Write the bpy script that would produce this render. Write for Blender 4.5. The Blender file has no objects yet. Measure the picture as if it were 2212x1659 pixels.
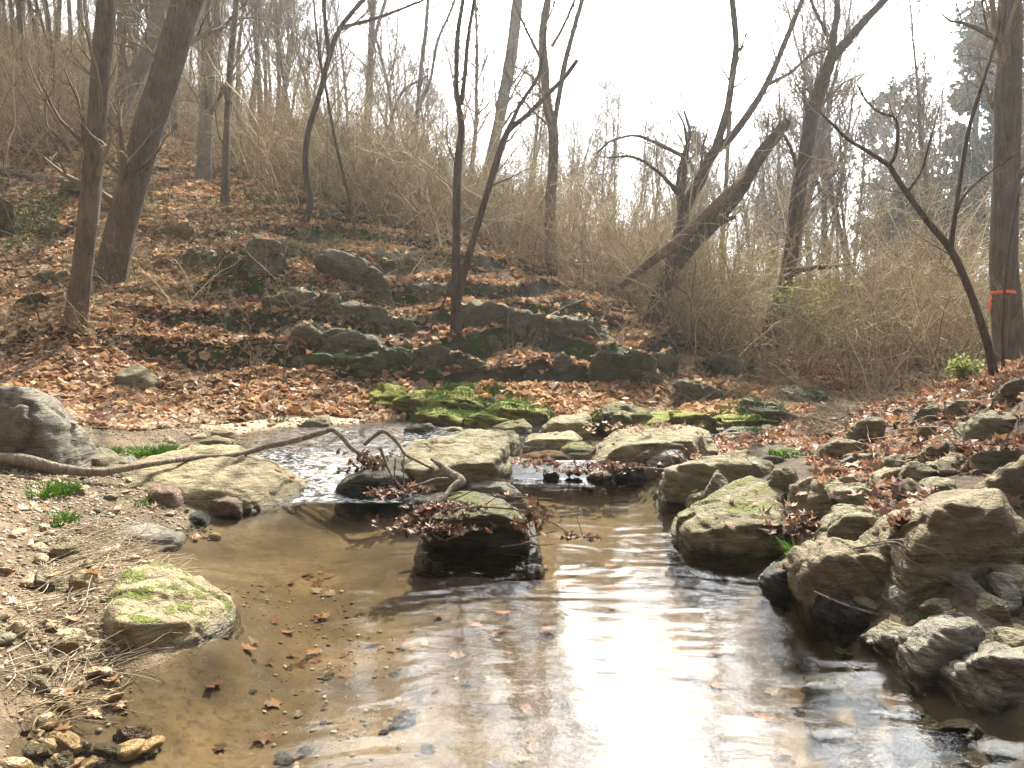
import bpy, bmesh, math, random
import numpy as np
from mathutils import Vector
rng = np.random.default_rng(7)
random.seed(7)
sc = bpy.context.scene
C = sc.collection
R = math.radians

# ---------------------------------------------------------------- camera
CAMZ = 1.55
PITCH = R(4.6)
F = 1598.0                       # focal length in pixels of a 2212 px wide frame
cam_d = bpy.data.cameras.new('camera'); cam = bpy.data.objects.new('camera', cam_d); C.objects.link(cam)
cam.location = (0, 0, CAMZ); cam.rotation_euler = (R(90) - PITCH, 0, 0)
cam_d.sensor_width = 36.0; cam_d.lens = 36.0 * F / 2212.0
cam_d.clip_start = 0.05; cam_d.clip_end = 3000
sc.camera = cam

# ---------------------------------------------------------------- light
SUN_EL, SUN_AZ = R(46), R(13)     # azimuth measured from +Y towards +X
sdir = Vector((math.sin(SUN_AZ) * math.cos(SUN_EL), math.cos(SUN_AZ) * math.cos(SUN_EL), math.sin(SUN_EL)))
sd = bpy.data.lights.new('sun', 'SUN'); so = bpy.data.objects.new('sun', sd); C.objects.link(so)
sd.energy = 5.0; sd.angle = R(0.5); sd.color = (1.0, 0.91, 0.74)
so.rotation_euler = (-sdir).to_track_quat('-Z', 'Y').to_euler(); so.location = (0, 0, 30)

w = bpy.data.worlds.new('World'); sc.world = w; w.use_nodes = True
nt = w.node_tree; nt.nodes.clear()
def N(t, ty, **kw):
    n = t.nodes.new(ty)
    for k, v in kw.items():
        if k in n.inputs: n.inputs[k].default_value = v
        else: setattr(n, k, v)
    return n
def L(t, a, b): t.links.new(a, b)
out = N(nt, 'ShaderNodeOutputWorld'); bg = N(nt, 'ShaderNodeBackground', Strength=0.1)
sky = N(nt, 'ShaderNodeTexSky', sky_type='NISHITA', sun_disc=False, sun_elevation=SUN_EL, sun_rotation=SUN_AZ,
        air_density=1.0, dust_density=1.8, ozone_density=1.2)
tc = N(nt, 'ShaderNodeTexCoord')
sep = N(nt, 'ShaderNodeSeparateXYZ'); L(nt, tc.outputs['Generated'], sep.inputs[0])
zc = N(nt, 'ShaderNodeMath', operation='MAXIMUM'); L(nt, sep.outputs[2], zc.inputs[0]); zc.inputs[1].default_value = 0.0
za = N(nt, 'ShaderNodeMath', operation='ADD'); L(nt, zc.outputs[0], za.inputs[0]); za.inputs[1].default_value = 0.18
dv = N(nt, 'ShaderNodeVectorMath', operation='DIVIDE'); L(nt, tc.outputs['Generated'], dv.inputs[0])
cmb = N(nt, 'ShaderNodeCombineXYZ')
for i in range(3): L(nt, za.outputs[0], cmb.inputs[i])
L(nt, cmb.outputs[0], dv.inputs[1])
cn = N(nt, 'ShaderNodeTexNoise', Scale=3.6, Detail=6.0, Roughness=0.55, Distortion=0.3); L(nt, dv.outputs[0], cn.inputs['Vector'])
cr = N(nt, 'ShaderNodeMapRange'); L(nt, cn.outputs[0], cr.inputs[0]); cr.inputs[1].default_value = .34; cr.inputs[2].default_value = .54
dt = N(nt, 'ShaderNodeVectorMath', operation='DOT_PRODUCT'); L(nt, tc.outputs['Generated'], dt.inputs[0]); dt.inputs[1].default_value = tuple(sdir)
mx0 = N(nt, 'ShaderNodeMath', operation='MAXIMUM'); L(nt, dt.outputs['Value'], mx0.inputs[0]); mx0.inputs[1].default_value = 0
def glowterm(p, k):
    a = N(nt, 'ShaderNodeMath', operation='POWER'); L(nt, mx0.outputs[0], a.inputs[0]); a.inputs[1].default_value = p
    b = N(nt, 'ShaderNodeMath', operation='MULTIPLY'); L(nt, a.outputs[0], b.inputs[0]); b.inputs[1].default_value = k
    return b
g1, g2 = glowterm(24, 55), glowterm(5, 6)
# broad cloud glow added under the sun to whiten the pool's reflection
dc = N(nt, 'ShaderNodeVectorMath', operation='DOT_PRODUCT'); L(nt, tc.outputs['Generated'], dc.inputs[0]); dc.inputs[1].default_value = (math.sin(R(11)) * math.cos(R(27)), math.cos(R(11)) * math.cos(R(27)), math.sin(R(27)))
mx1 = N(nt, 'ShaderNodeMath', operation='MAXIMUM'); L(nt, dc.outputs['Value'], mx1.inputs[0]); mx1.inputs[1].default_value = 0
p3_ = N(nt, 'ShaderNodeMath', operation='POWER'); L(nt, mx1.outputs[0], p3_.inputs[0]); p3_.inputs[1].default_value = 8.0
g3 = N(nt, 'ShaderNodeMath', operation='MULTIPLY'); L(nt, p3_.outputs[0], g3.inputs[0]); g3.inputs[1].default_value = 72.0
ad = N(nt, 'ShaderNodeMath', operation='ADD'); L(nt, g1.outputs[0], ad.inputs[0]); L(nt, g2.outputs[0], ad.inputs[1])
ad2 = N(nt, 'ShaderNodeMath', operation='ADD'); L(nt, ad.outputs[0], ad2.inputs[0]); ad2.inputs[1].default_value = 2.6
ad3 = N(nt, 'ShaderNodeMath', operation='ADD'); L(nt, ad2.outputs[0], ad3.inputs[0]); L(nt, g3.outputs[0], ad3.inputs[1]); ad2 = ad3
cc = N(nt, 'ShaderNodeVectorMath', operation='SCALE'); cc.inputs[0].default_value = (.975, .99, 1.0); L(nt, ad2.outputs[0], cc.inputs['Scale'])
cs = N(nt, 'ShaderNodeMath', operation='MULTIPLY_ADD'); L(nt, cr.outputs[0], cs.inputs[0]); cs.inputs[1].default_value = .8; cs.inputs[2].default_value = .12
mxc = N(nt, 'ShaderNodeMixRGB'); L(nt, cs.outputs[0], mxc.inputs[0]); L(nt, sky.outputs[0], mxc.inputs[1]); L(nt, cc.outputs[0], mxc.inputs[2])
L(nt, mxc.outputs[0], bg.inputs[0]); L(nt, bg.outputs[0], out.inputs[0])

vs = sc.view_settings; vs.view_transform = 'Standard'; vs.look = 'None'; vs.exposure = 1.45; vs.gamma = 1.0; vs.use_curve_mapping = False
cy = sc.cycles
cy.max_bounces = 6; cy.diffuse_bounces = 2; cy.glossy_bounces = 2; cy.transmission_bounces = 3; cy.transparent_max_bounces = 8
cy.volume_bounces = 0; cy.caustics_reflective = False; cy.caustics_refractive = False; cy.sample_clamp_indirect = 6.0
cy.use_denoising = True; cy.denoising_prefilter = 'ACCURATE'; cy.denoising_input_passes = 'RGB_ALBEDO_NORMAL'

# ---------------------------------------------------------------- picture coordinates used for measuring
CROPS = {'P': (1, 0, 0), '1': (.5107, 0, 0), '2': (.5107, 677.7, 0), '3': (.5107, 1287.6, 0), '4': (.5302, 0, 779.3),
         '5': (.36764, 677.7, 779.3), '6': (.53007, 1355.4, 779.3), 'A': (.30636, 338.8, 474.4), 'B': (.30636, 948.8, 576.0),
         'C': (.28589, 1626.5, 813.2), 'D': (.28595, 0, 1016.5), 'E': (.32687, 0, 237.2)}
def cv(crop, p):
    k, a, b = CROPS[crop]; return (p[0] * k + a, p[1] * k + b)
def ray(u, v):
    a = (u - 1106) / F; b = -(v - 829.5) / F
    return np.array([a, math.cos(PITCH) + b * math.sin(PITCH), -math.sin(PITCH) + b * math.cos(PITCH)])
def at(u, v, D):
    r = ray(u, v); return np.array([0, 0, CAMZ]) + r * (D / r[1])
def atz(u, v, z):
    r = ray(u, v); return np.array([0, 0, CAMZ]) + r * ((z - CAMZ) / r[2])

# ---------------------------------------------------------------- noise
def _h(ix, iy, iz, s):
    h = (ix * 73856093) ^ (iy * 19349663) ^ (iz * 83492791) ^ (s * 2654435)
    h = (h ^ (h >> 13)) * 1274126177
    h = h ^ (h >> 16)
    return (h & 0xFFFF) / 65535.0
def vnoise(p, s=0):
    f = np.floor(p); q = p - f; i = f.astype(np.int64); q = q * q * (3 - 2 * q)
    r = 0
    for dx in (0, 1):
        for dy in (0, 1):
            for dz in (0, 1):
                wgt = (q[:, 0] if dx else 1 - q[:, 0]) * (q[:, 1] if dy else 1 - q[:, 1]) * (q[:, 2] if dz else 1 - q[:, 2])
                r = r + wgt * _h(i[:, 0] + dx, i[:, 1] + dy, i[:, 2] + dz, s)
    return r * 2 - 1
def fbm(p, o=3, s=0):
    r = 0; a = 1.0; t = 0
    for k in range(o):
        r = r + a * vnoise(p * 2.03 ** k + 17.3 * k, s + k); t += a; a *= .5
    return r / t
def p3(x, y, k=1.0, ky=None):
    return np.stack([x * k, y * (ky or k), np.zeros_like(x)], 1)
def sst(a, b, x):
    t = np.clip((x - a) / (b - a), 0, 1); return t * t * (3 - 2 * t)

# ---------------------------------------------------------------- meshes
def mesh(name, V, Fc, smooth=True):
    V = np.asarray(V, np.float32); me = bpy.data.meshes.new(name)
    if isinstance(Fc, np.ndarray): groups = [Fc]
    else: groups = [f for f in Fc if len(f)]
    me.vertices.add(len(V)); me.vertices.foreach_set('co', V.ravel())
    li = np.concatenate([g.ravel() for g in groups]).astype(np.int32)
    ls = np.concatenate([np.full(len(g), g.shape[1]) for g in groups]).astype(np.int32)
    me.loops.add(len(li)); me.loops.foreach_set('vertex_index', li)
    me.polygons.add(len(ls)); st = np.concatenate([[0], np.cumsum(ls)[:-1]]).astype(np.int32)
    me.polygons.foreach_set('loop_start', st)
    try: me.polygons.foreach_set('loop_total', ls)
    except Exception: pass
    me.polygons.foreach_set('use_smooth', np.full(len(ls), smooth))
    me.update(calc_edges=True); me.validate()
    return me
def tag(o, label=None, cat=None, group=None, kind=None):
    if label: o['label'] = label
    if cat: o['category'] = cat
    if group: o['group'] = group
    if kind: o['kind'] = kind
    return o
def link(name, me, mat, parent=None, loc=(0, 0, 0)):
    o = bpy.data.objects.new(name, me); C.objects.link(o); o.location = loc
    if mat: me.materials.append(mat)
    if parent: o.parent = parent
    return o
def empty(name, loc, label, cat, group=None):
    o = bpy.data.objects.new(name, None); C.objects.link(o); o.location = loc; o.empty_display_size = .1
    return tag(o, label, cat, group)

# ---------------------------------------------------------------- materials
def newmat(name, rough=.85, spec=.3):
    m = bpy.data.materials.new(name); m.use_nodes = True; t = m.node_tree
    b = t.nodes['Principled BSDF']; b.inputs['Roughness'].default_value = rough
    b.inputs['Specular IOR Level'].default_value = spec
    return m, t, b
def ramp(t, src, stops):
    r = N(t, 'ShaderNodeValToRGB'); L(t, src, r.inputs[0]); e = r.color_ramp.elements
    while len(e) < len(stops): e.new(.5)
    for el, (p, c) in zip(e, stops): el.position = p; el.color = tuple(c) + (1,)
    return r
def geo(t): return N(t, 'ShaderNodeNewGeometry')
def noise(t, vec, sc_, det=4, rough=.55, dist=0):
    n = N(t, 'ShaderNodeTexNoise', Scale=sc_, Detail=float(det), Roughness=rough, Distortion=float(dist)); L(t, vec, n.inputs['Vector']); return n
def mapping(t, vec, scale=(1, 1, 1), rot=(0, 0, 0)):
    m = N(t, 'ShaderNodeMapping'); m.inputs['Scale'].default_value = scale; m.inputs['Rotation'].default_value = rot; L(t, vec, m.inputs['Vector']); return m
def maprange(t, src, a, b, c=0., d=1.):
    m = N(t, 'ShaderNodeMapRange'); L(t, src, m.inputs[0])
    for i, v in enumerate((a, b, c, d)): m.inputs[i + 1].default_value = v
    return m
def math_(t, op, a, b):
    m = N(t, 'ShaderNodeMath', operation=op)
    for i, x in enumerate((a, b)):
        if isinstance(x, (int, float)): m.inputs[i].default_value = x
        else: L(t, x, m.inputs[i])
    return m
def mixc(t, f, a, b):
    m = N(t, 'ShaderNodeMixRGB')
    for i, x in enumerate((f, a, b)):
        if isinstance(x, (int, float)): m.inputs[i].default_value = x
        elif isinstance(x, tuple): m.inputs[i].default_value = x + (1,)
        else: L(t, x, m.inputs[i])
    return m
def bump(t, b, src, dist, strength=1.0, prev=None):
    n = N(t, 'ShaderNodeBump', Distance=dist, Strength=strength); L(t, src, n.inputs['Height'])
    if prev: L(t, prev.outputs[0], n.inputs['Normal'])
    L(t, n.outputs[0], b.inputs['Normal']); return n

def rockmat(name, dark, mid, light, moss=.3, mosscol=(.10, .12, .02), waterline=None, lichen=.25):
    m, t, b = newmat(name, .8, .35); g = geo(t); pos = g.outputs['Position']
    n1 = noise(t, pos, 5, 6, .65, .4)
    mp = mapping(t, pos, (1.2, 1.2, 7), (.35, .25, 0)); n2 = noise(t, mp.outputs[0], 6, 5, .65, .6)
    n3 = noise(t, pos, 60, 3, .7)
    s = math_(t, 'ADD', n1.outputs[0], n2.outputs[0]); s2 = math_(t, 'MULTIPLY_ADD', n3.outputs[0], .35); L(t, s.outputs[0], s2.inputs[2])
    h = maprange(t, s2.outputs[0], .75, 1.6)
    r = ramp(t, h.outputs[0], [(.0, dark), (.32, mid), (.62, light), (1., tuple(x * .75 for x in light))])
    lic = noise(t, pos, 9, 5, .7); lr = maprange(t, lic.outputs[0], .60, .68, 0, lichen)
    c1 = mixc(t, lr.outputs[0], r.outputs[0], (.30, .30, .23))
    sepn = N(t, 'ShaderNodeSeparateXYZ'); L(t, g.outputs['Normal'], sepn.inputs[0])
    mn = noise(t, pos, 4.5, 6, .7); 
    ms = math_(t, 'MULTIPLY_ADD', sepn.outputs[2], .35); L(t, mn.outputs[0], ms.inputs[2])
    mf = maprange(t, ms.outputs[0], 1.0 - moss * .42, 1.05 - moss * .42)
    mcn = noise(t, pos, 40, 3, .7); mcol = ramp(t, mcn.outputs[0], [(.3, tuple(x * .55 for x in mosscol)), (.7, tuple(x * 1.5 for x in mosscol))])
    c2 = mixc(t, mf.outputs[0], c1.outputs[0], mcol.outputs[0])
    last = c2
    if waterline is not None:
        sp = N(t, 'ShaderNodeSeparateXYZ'); L(t, pos, sp.inputs[0])
        wz = math_(t, 'MULTIPLY_ADD', n1.outputs[0], .06); L(t, sp.outputs[2], wz.inputs[2])
        wf = maprange(t, wz.outputs[0], waterline + .04, waterline + .07, .45, 1.)
        mm = N(t, 'ShaderNodeVectorMath', operation='SCALE'); L(t, c2.outputs[0], mm.inputs[0]); L(t, wf.outputs[0], mm.inputs['Scale']); last = mm
        rr = maprange(t, wz.outputs[0], waterline + .04, waterline + .07, .25, .8); L(t, rr.outputs[0], b.inputs['Roughness'])
    L(t, last.outputs[0], b.inputs['Base Color'])
    b1 = bump(t, b, s2.outputs[0], .06, 1.0); mh = math_(t, 'MULTIPLY', mcn.outputs[0], maprange(t, mf.outputs[0], 0, 1, .25, 1.6).outputs[0]); bump(t, b, mh.outputs[0], .014, 1., b1)
    return m
M = {}
M['olive'] = rockmat('rock_olive', (0.056, 0.047, 0.026), (0.144, 0.120, 0.064), (0.250, 0.207, 0.117), .25, (.13, .125, .025), 0.0)
M['tan'] = rockmat('rock_tan', (0.081, 0.065, 0.035), (0.201, 0.164, 0.088), (0.330, 0.270, 0.154), .12, (.14, .13, .03), 0.0)
M['moss'] = rockmat('rock_mossy', (0.041, 0.036, 0.020), (0.113, 0.095, 0.048), (0.217, 0.182, 0.097), .42, (.125, .135, .018), 0.0)
M['leftmoss'] = rockmat('rock_striped_moss', (0.069, 0.057, 0.033), (0.219, 0.178, 0.102), (0.345, 0.281, 0.157), .40, (.12, .145, .015), 0.0)
M['darkmoss'] = rockmat('rock_dark_moss', (.018, .016, .009), (.055, .048, .028), (.12, .105, .062), .5, (.085, .095, .012), .12, .1)
M['grey'] = rockmat('rock_grey', (0.065, 0.058, 0.044), (0.137, 0.124, 0.097), (0.226, 0.204, 0.158), .1, (.10, .11, .03), None, .4)
M['bank'] = rockmat('rock_bank', (0.056, 0.051, 0.030), (0.141, 0.124, 0.071), (0.234, 0.204, 0.122), .22, (.12, .13, .025), 0.0)
M['brownrock'] = rockmat('rock_brown', (0.055, 0.041, 0.022), (0.138, 0.105, 0.056), (0.212, 0.169, 0.099), .15, (.12, .12, .025), 0.0)
M['ledge'] = rockmat('rock_ledge', (0.031, 0.031, 0.020), (0.091, 0.083, 0.053), (0.185, 0.167, 0.109), .30, (.075, .10, .015), None, .7)
M['ledgemoss'] = rockmat('rock_ledge_mossy', (0.023, 0.021, 0.008), (0.054, 0.055, 0.025), (0.119, 0.112, 0.061), .58, (.06, .10, .01), None, .3)
M['red'] = rockmat('rock_red', (0.056, 0.034, 0.023), (0.137, 0.084, 0.054), (0.226, 0.154, 0.104), .0, (.1, .1, .03), 0.0)
M['wet'] = rockmat('rock_wet', (0.014, 0.013, 0.008), (0.036, 0.033, 0.021), (0.072, 0.065, 0.040), .15, (.06, .07, .01), .12, .1)
M['cobble'] = rockmat('rock_cobble', (0.143, 0.098, 0.050), (0.323, 0.235, 0.136), (0.503, 0.391, 0.252), .0, (.1, .1, .03), None, .1)
M['mossbright'] = rockmat('rock_bright_moss', (0.041, 0.036, 0.013), (0.097, 0.081, 0.040), (0.178, 0.146, 0.071), .95, (.19, .20, .015), .1)

def barkmat(name, dark, light, green=0.0, grain=1.0):
    m, t, b = newmat(name, .9, .2); tcn = N(t, 'ShaderNodeTexCoord'); pos = tcn.outputs['Object']
    mp = mapping(t, pos, (1, 1, .16)); n1 = noise(t, mp.outputs[0], 26 * grain, 5, .7, .8); n2 = noise(t, pos, 3, 4, .6)
    s = math_(t, 'MULTIPLY_ADD', n2.outputs[0], .5); L(t, n1.outputs[0], s.inputs[2])
    r = ramp(t, maprange(t, s.outputs[0], .45, 1.1).outputs[0], [(0, dark), (.5, tuple((a + c) / 2 for a, c in zip(dark, light))), (1, light)])
    last = r
    if green:
        n4 = noise(t, pos, 2.2, 4, .6); last = mixc(t, maprange(t, n4.outputs[0], .5, .62, 0, green).outputs[0], r.outputs[0], (.12, .15, .07))
    L(t, last.outputs[0], b.inputs['Base Color'])
    bump(t, b, s.outputs[0], .07, 1.0)
    return m
M['bark_brown'] = barkmat('bark_brown', (.06, .047, .034), (.28, .225, .165))
M['bark_dark'] = barkmat('bark_dark', (.04, .032, .025), (.20, .16, .12))
M['bark_grey'] = barkmat('bark_grey', (.13, .12, .10), (.34, .31, .26), .35)
M['bark_far'] = barkmat('bark_far', (.08, .067, .052), (.28, .235, .18))
M['driftwood'] = barkmat('driftwood', (.13, .095, .065), (.42, .36, .29), 0, .8)
M['deadwood'] = barkmat('deadwood', (.07, .045, .03), (.30, .20, .13), 0, .8)

def twigmat(name, cols, trans=0.0):
    m, t, b = newmat(name, .85, .2); g = geo(t)
    r = ramp(t, g.outputs['Random Per Island'], [(i / (len(cols) - 1), c) for i, c in enumerate(cols)])
    L(t, r.outputs[0], b.inputs['Base Color'])
    return m
M['twig'] = twigmat('twig_tan', [(.12, .09, .05), (.52, .43, .27), (.25, .19, .11), (.74, .64, .44), (.20, .15, .085), (.42, .34, .21)])
M['twig_dark'] = twigmat('twig_dark', [(.09, .07, .048), (.19, .15, .10), (.34, .28, .195)])
M['twig_pale'] = twigmat('twig_pale', [(.30, .24, .16), (.45, .38, .27), (.22, .17, .11)])
def leafmat(name, cols, trans=.35):
    m = bpy.data.materials.new(name); m.use_nodes = True; t = m.node_tree; t.nodes.clear()
    g = geo(t); o = N(t, 'ShaderNodeOutputMaterial')
    r = ramp(t, g.outputs['Random Per Island'], [(i / (len(cols) - 1), c) for i, c in enumerate(cols)])
    n = noise(t, g.outputs['Position'], 35, 3, .6); k = maprange(t, n.outputs[0], .3, .7, .65, 1.2)
    nd = noise(t, g.outputs['Position'], .9, 4, .6); kd = maprange(t, nd.outputs[0], .36, .62, .72, 1.2); k = math_(t, 'MULTIPLY', k.outputs[0], kd.outputs[0])
    cs_ = N(t, 'ShaderNodeVectorMath', operation='SCALE'); L(t, r.outputs[0], cs_.inputs[0]); L(t, k.outputs[0], cs_.inputs['Scale'])
    d = N(t, 'ShaderNodeBsdfDiffuse'); tr = N(t, 'ShaderNodeBsdfTranslucent'); gl = N(t, 'ShaderNodeBsdfGlossy', Roughness=.45)
    L(t, cs_.outputs[0], d.inputs[0]); L(t, cs_.outputs[0], tr.inputs[0]); gl.inputs[0].default_value = (1, 1, 1, 1)
    m1 = N(t, 'ShaderNodeMixShader'); m1.inputs[0].default_value = trans; L(t, d.outputs[0], m1.inputs[1]); L(t, tr.outputs[0], m1.inputs[2])
    m2 = N(t, 'ShaderNodeMixShader'); m2.inputs[0].default_value = .025; L(t, m1.outputs[0], m2.inputs[1]); L(t, gl.outputs[0], m2.inputs[2])
    L(t, m2.outputs[0], o.inputs[0]); return m
M['leaf_brown'] = leafmat('leaf_brown', [(.15, .075, .035), (.35, .185, .085), (.50, .31, .17), (.66, .48, .30), (.28, .12, .05), (.58, .40, .24)], .42)
M['leaf_pale'] = leafmat('leaf_pale', [(.34, .20, .12), (.58, .43, .29), (.68, .54, .38), (.30, .14, .07), (.50, .34, .22), (.72, .60, .45)])
M['leaf_red'] = leafmat('leaf_red', [(.10, .045, .03), (.24, .115, .06), (.34, .19, .10), (.16, .065, .035), (.44, .27, .16), (.32, .12, .045), (.22, .12, .07)], .25)
M['leaf_clumpmix'] = leafmat('leaf_damp', [(.06, .03, .018), (.16, .075, .045), (.27, .15, .10), (.10, .045, .03), (.34, .22, .16)], .25)
M['leaf_wet'] = leafmat('leaf_wet', [(.05, .025, .015), (.13, .06, .03), (.22, .11, .06), (.30, .17, .10)], .2)
M['leaf_green'] = leafmat('leaf_green', [(.04, .06, .015), (.08, .11, .03), (.14, .17, .05), (.10, .13, .03)], .4)
M['leaf_yg'] = leafmat('leaf_yellow_green', [(.16, .20, .05), (.30, .34, .10), (.22, .25, .07)], .45)
M['needle'] = leafmat('needle', [(.035, .055, .03), (.06, .085, .045), (.08, .10, .06)], .25)
M['grass'] = leafmat('grass_green', [(.08, .18, .03), (.17, .34, .05), (.26, .44, .08), (.14, .28, .04), (.30, .34, .12)], .4)
M['straw'] = leafmat('straw', [(.30, .20, .10), (.46, .33, .18), (.38, .24, .12)], .35)

# ---------------------------------------------------------------- terrain control points (picture column, row, distance or height)
CP = [
 # near left bank (z given)
 ('z', -150, 1750, .10), ('z', 20, 1600, 0.0), ('z', 130, 1500, 0.), ('z', 345, 1440, 0.), ('z', 450, 1385, .0), ('z', 435, 1295, .0), ('z', 360, 1235, .0),
 ('z', 345, 1175, .0), ('z', 400, 1140, 0.), ('z', 480, 1110, 0.), ('z', 600, 1085, .0),
 ('z', 0, 1400, .16), ('z', 180, 1400, .08), ('z', 100, 1250, .17), ('z', 260, 1200, .10), ('z', 0, 1150, .28), ('z', 150, 1080, .24), ('z', 340, 1100, .10),
 ('z', 0, 1000, .36), ('z', -300, 1100, .5), ('z', -400, 1400, .5), ('z', -300, 950, .7), ('z', 150, 980, .30), ('z', 300, 965, .24), ('z', 420, 975, .16), ('z', 480, 962, .13),
 ('z', 600, 925, .14), ('z', 500, 890, .26), ('z', 760, 912, .14), ('z', 860, 900, .13), ('z', 800, 870, .26),
 # left hillside
 ('D', 300, 850, 11.5), ('D', 0, 850, 10.5), ('D', -300, 800, 10.5), ('D', 0, 790, 11.8), ('D', 500, 800, 12.5), ('D', 300, 780, 12.5), ('D', 0, 700, 12.8), ('D', 165, 695, 12.5), ('D', -250, 650, 13),
 ('D', 400, 700, 13.4), ('D', 0, 600, 14.6), ('D', 250, 610, 14.5), ('D', 400, 600, 15.3), ('D', 0, 450, 18), ('D', 250, 450, 18), ('D', 0, 350, 21), ('D', 300, 350, 22), ('D', -300, 350, 19),
 ('D', 0, 250, 26), ('D', 250, 270, 26), ('D', 0, 150, 34), ('D', 250, 170, 36), ('D', 0, 70, 46), ('D', 250, 110, 50), ('D', -400, 100, 40), ('D', 0, 50, 80), ('D', 250, 140, 80),
 ('D', 440, 390, 22), ('D', 485, 440, 19), ('D', 420, 500, 17), ('D', 400, 300, 29), ('D', 400, 230, 42), ('D', 450, 230, 80),
 ('D', 650, 820, 12.4), ('D', 560, 740, 13.3), ('D', 650, 650, 14.4), ('D', 600, 560, 16), ('D', 650, 480, 18), ('D', 680, 400, 23), ('D', 650, 360, 32), ('D', 650, 350, 80),
 ('D', 800, 845, 12.6), ('D', 820, 800, 13.1), ('D', 800, 700, 14.2), ('D', 800, 620, 15.6), ('D', 770, 520, 18), ('D', 850, 470, 22), ('D', 850, 440, 35), ('D', 850, 430, 80),
 ('D', 1000, 855, 12.4), ('D', 1000, 800, 13.4), ('D', 985, 715, 14.4), ('D', 1000, 620, 16.2), ('D', 950, 545, 18.2), ('D', 1000, 500, 23), ('D', 1000, 490, 40), ('D', 1000, 500, 90),
 ('D', 1200, 865, 12.4), ('D', 1200, 820, 13.2), ('D', 1200, 755, 14.5), ('D', 1200, 640, 17), ('D', 1200, 595, 20.5), ('D', 1200, 560, 30), ('D', 1200, 560, 90),
 ('D', 1400, 880, 12.6), ('D', 1400, 825, 13.6), ('D', 1400, 725, 16), ('D', 1420, 680, 18.5), ('D', 1400, 640, 28), ('D', 1400, 620, 90),
 ('z', 1550, 885, .22), ('D', 1550, 830, 14.4), ('D', 1540, 765, 17), ('D', 1620, 745, 21), ('D', 1600, 700, 32), ('D', 1600, 660, 90),
 ('z', 1750, 880, .10), ('z', 1680, 850, .14), ('z', 1900, 850, .10), ('D', 1720, 790, 17.5), ('D', 1850, 775, 18), ('D', 2000, 770, 18.5), ('D', 1850, 745, 26), ('D', 1850, 710, 45), ('D', 1850, 660, 100),
 ('D', 2150, 750, 22), ('D', 2150, 710, 45), ('D', 2150, 650, 100), ('D', 2600, 700, 30), ('D', 2600, 650, 90),
 ('z', 2050, 845, .35), ('z', 1980, 870, .3),
 # upper stream bed & moss ledges
 ('z', 1000, 905, .15), ('z', 1150, 905, .12), ('z', 900, 935, -.02), ('z', 1100, 935, -.04), ('z', 1300, 900, .18), ('z', 1500, 905, .18), ('z', 1600, 925, .18), ('z', 1350, 945, .0), ('z', 1500, 950, .12),
 ('z', 1250, 975, -.02), ('z', 1200, 1005, -.02), ('z', 700, 960, -.02), ('z', 600, 990, -.02), ('z', 800, 1000, -.03), ('z', 720, 1050, -.10), ('z', 950, 1000, -.02), ('z', 1400, 1000, .05), ('z', 1550, 970, .2),
 # pool bed
 ('z', 700, 1120, -.2), ('z', 900, 1150, -.16), ('z', 1200, 1080, -.19), ('z', 1350, 1100, -.21), ('z', 600, 1200, -.22), ('z', 900, 1300, -.22), ('z', 1300, 1250, -.27), ('z', 550, 1400, -.2), ('z', 450, 1500, -.16),
 ('z', 250, 1570, -.11), ('z', 700, 1600, -.2), ('z', 1100, 1600, -.27), ('z', 1500, 1500, -.27), ('z', 1600, 1300, -.2), ('z', 1750, 1400, -.22), ('z', 1900, 1520, -.18), ('z', 2100, 1640, -.15), ('z', 1000, 2200, -.27), ('z', 1106, 4000, -.27),
 ('z', 100, 1750, -.1), ('z', 2300, 2300, -.1), ('z', 100, 2400, .0),
 # right bank
 ('z', 1480, 1080, -.02), ('z', 1470, 1030, .08), ('z', 1560, 1200, -.12), ('z', 1720, 1220, .02), ('z', 1750, 1290, .0), ('z', 1900, 1390, -.03), ('z', 2000, 1430, -.03), ('z', 2150, 1530, -.03), ('z', 2300, 1620, .0),
 ('z', 1600, 1050, .2), ('z', 1700, 960, .22), ('z', 1680, 1000, .26), ('z', 1750, 1080, .24), ('z', 1850, 1180, .18), ('z', 1950, 1280, .14), ('z', 2100, 1350, .16), ('z', 2212, 1380, .13), ('z', 2350, 1500, .12),
 ('z', 1850, 1060, .30), ('D', 1900, 1130, 4.9), ('D', 1990, 1110, 4.75), ('z', 1800, 960, .36), ('z', 1850, 890, .40), ('z', 1950, 950, .48), ('D', 2050, 1055, 4.8), ('D', 2150, 1045, 4.8), ('D', 2240, 1000, 5.1), ('D', 2100, 930, 6.4), ('z', 2060, 880, .68),
 ('D', 2150, 1290, 3.55), ('D', 2050, 1290, 3.6), ('D', 2260, 1290, 3.5), ('D', 1950, 1210, 4.0), ('D', 2350, 1000, 4.9), ('D', 2350, 1290, 3.4), ('D', 2600, 1000, 4.6),
 ('z', 2180, 860, .88), ('z', 2300, 850, 1.05), ('z', 2700, 1500, .5), ('z', 2150, 830, .90), ('D', 2150, 795, 11.5), ('D', 2300, 790, 12), ('z', 3000, 900, 1.5), ('z', 3500, 1500, 1.6),
 ('z', -900, 1500, .8), ('z', -900, 1000, 1.2), ('D', -900, 500, 14), ('D', -900, 0, 30), ('D', 2900, 740, 22),
]
def tr_of(x, y): return np.arctan2(x, y), np.log(np.hypot(x, y))
_c = []
for k, u, v, q in CP:
    p = at(u, v, q) if k == 'D' else atz(u, v, q)
    th, lr = tr_of(p[0], p[1]); _c.append((th, lr, p[2]))
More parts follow.
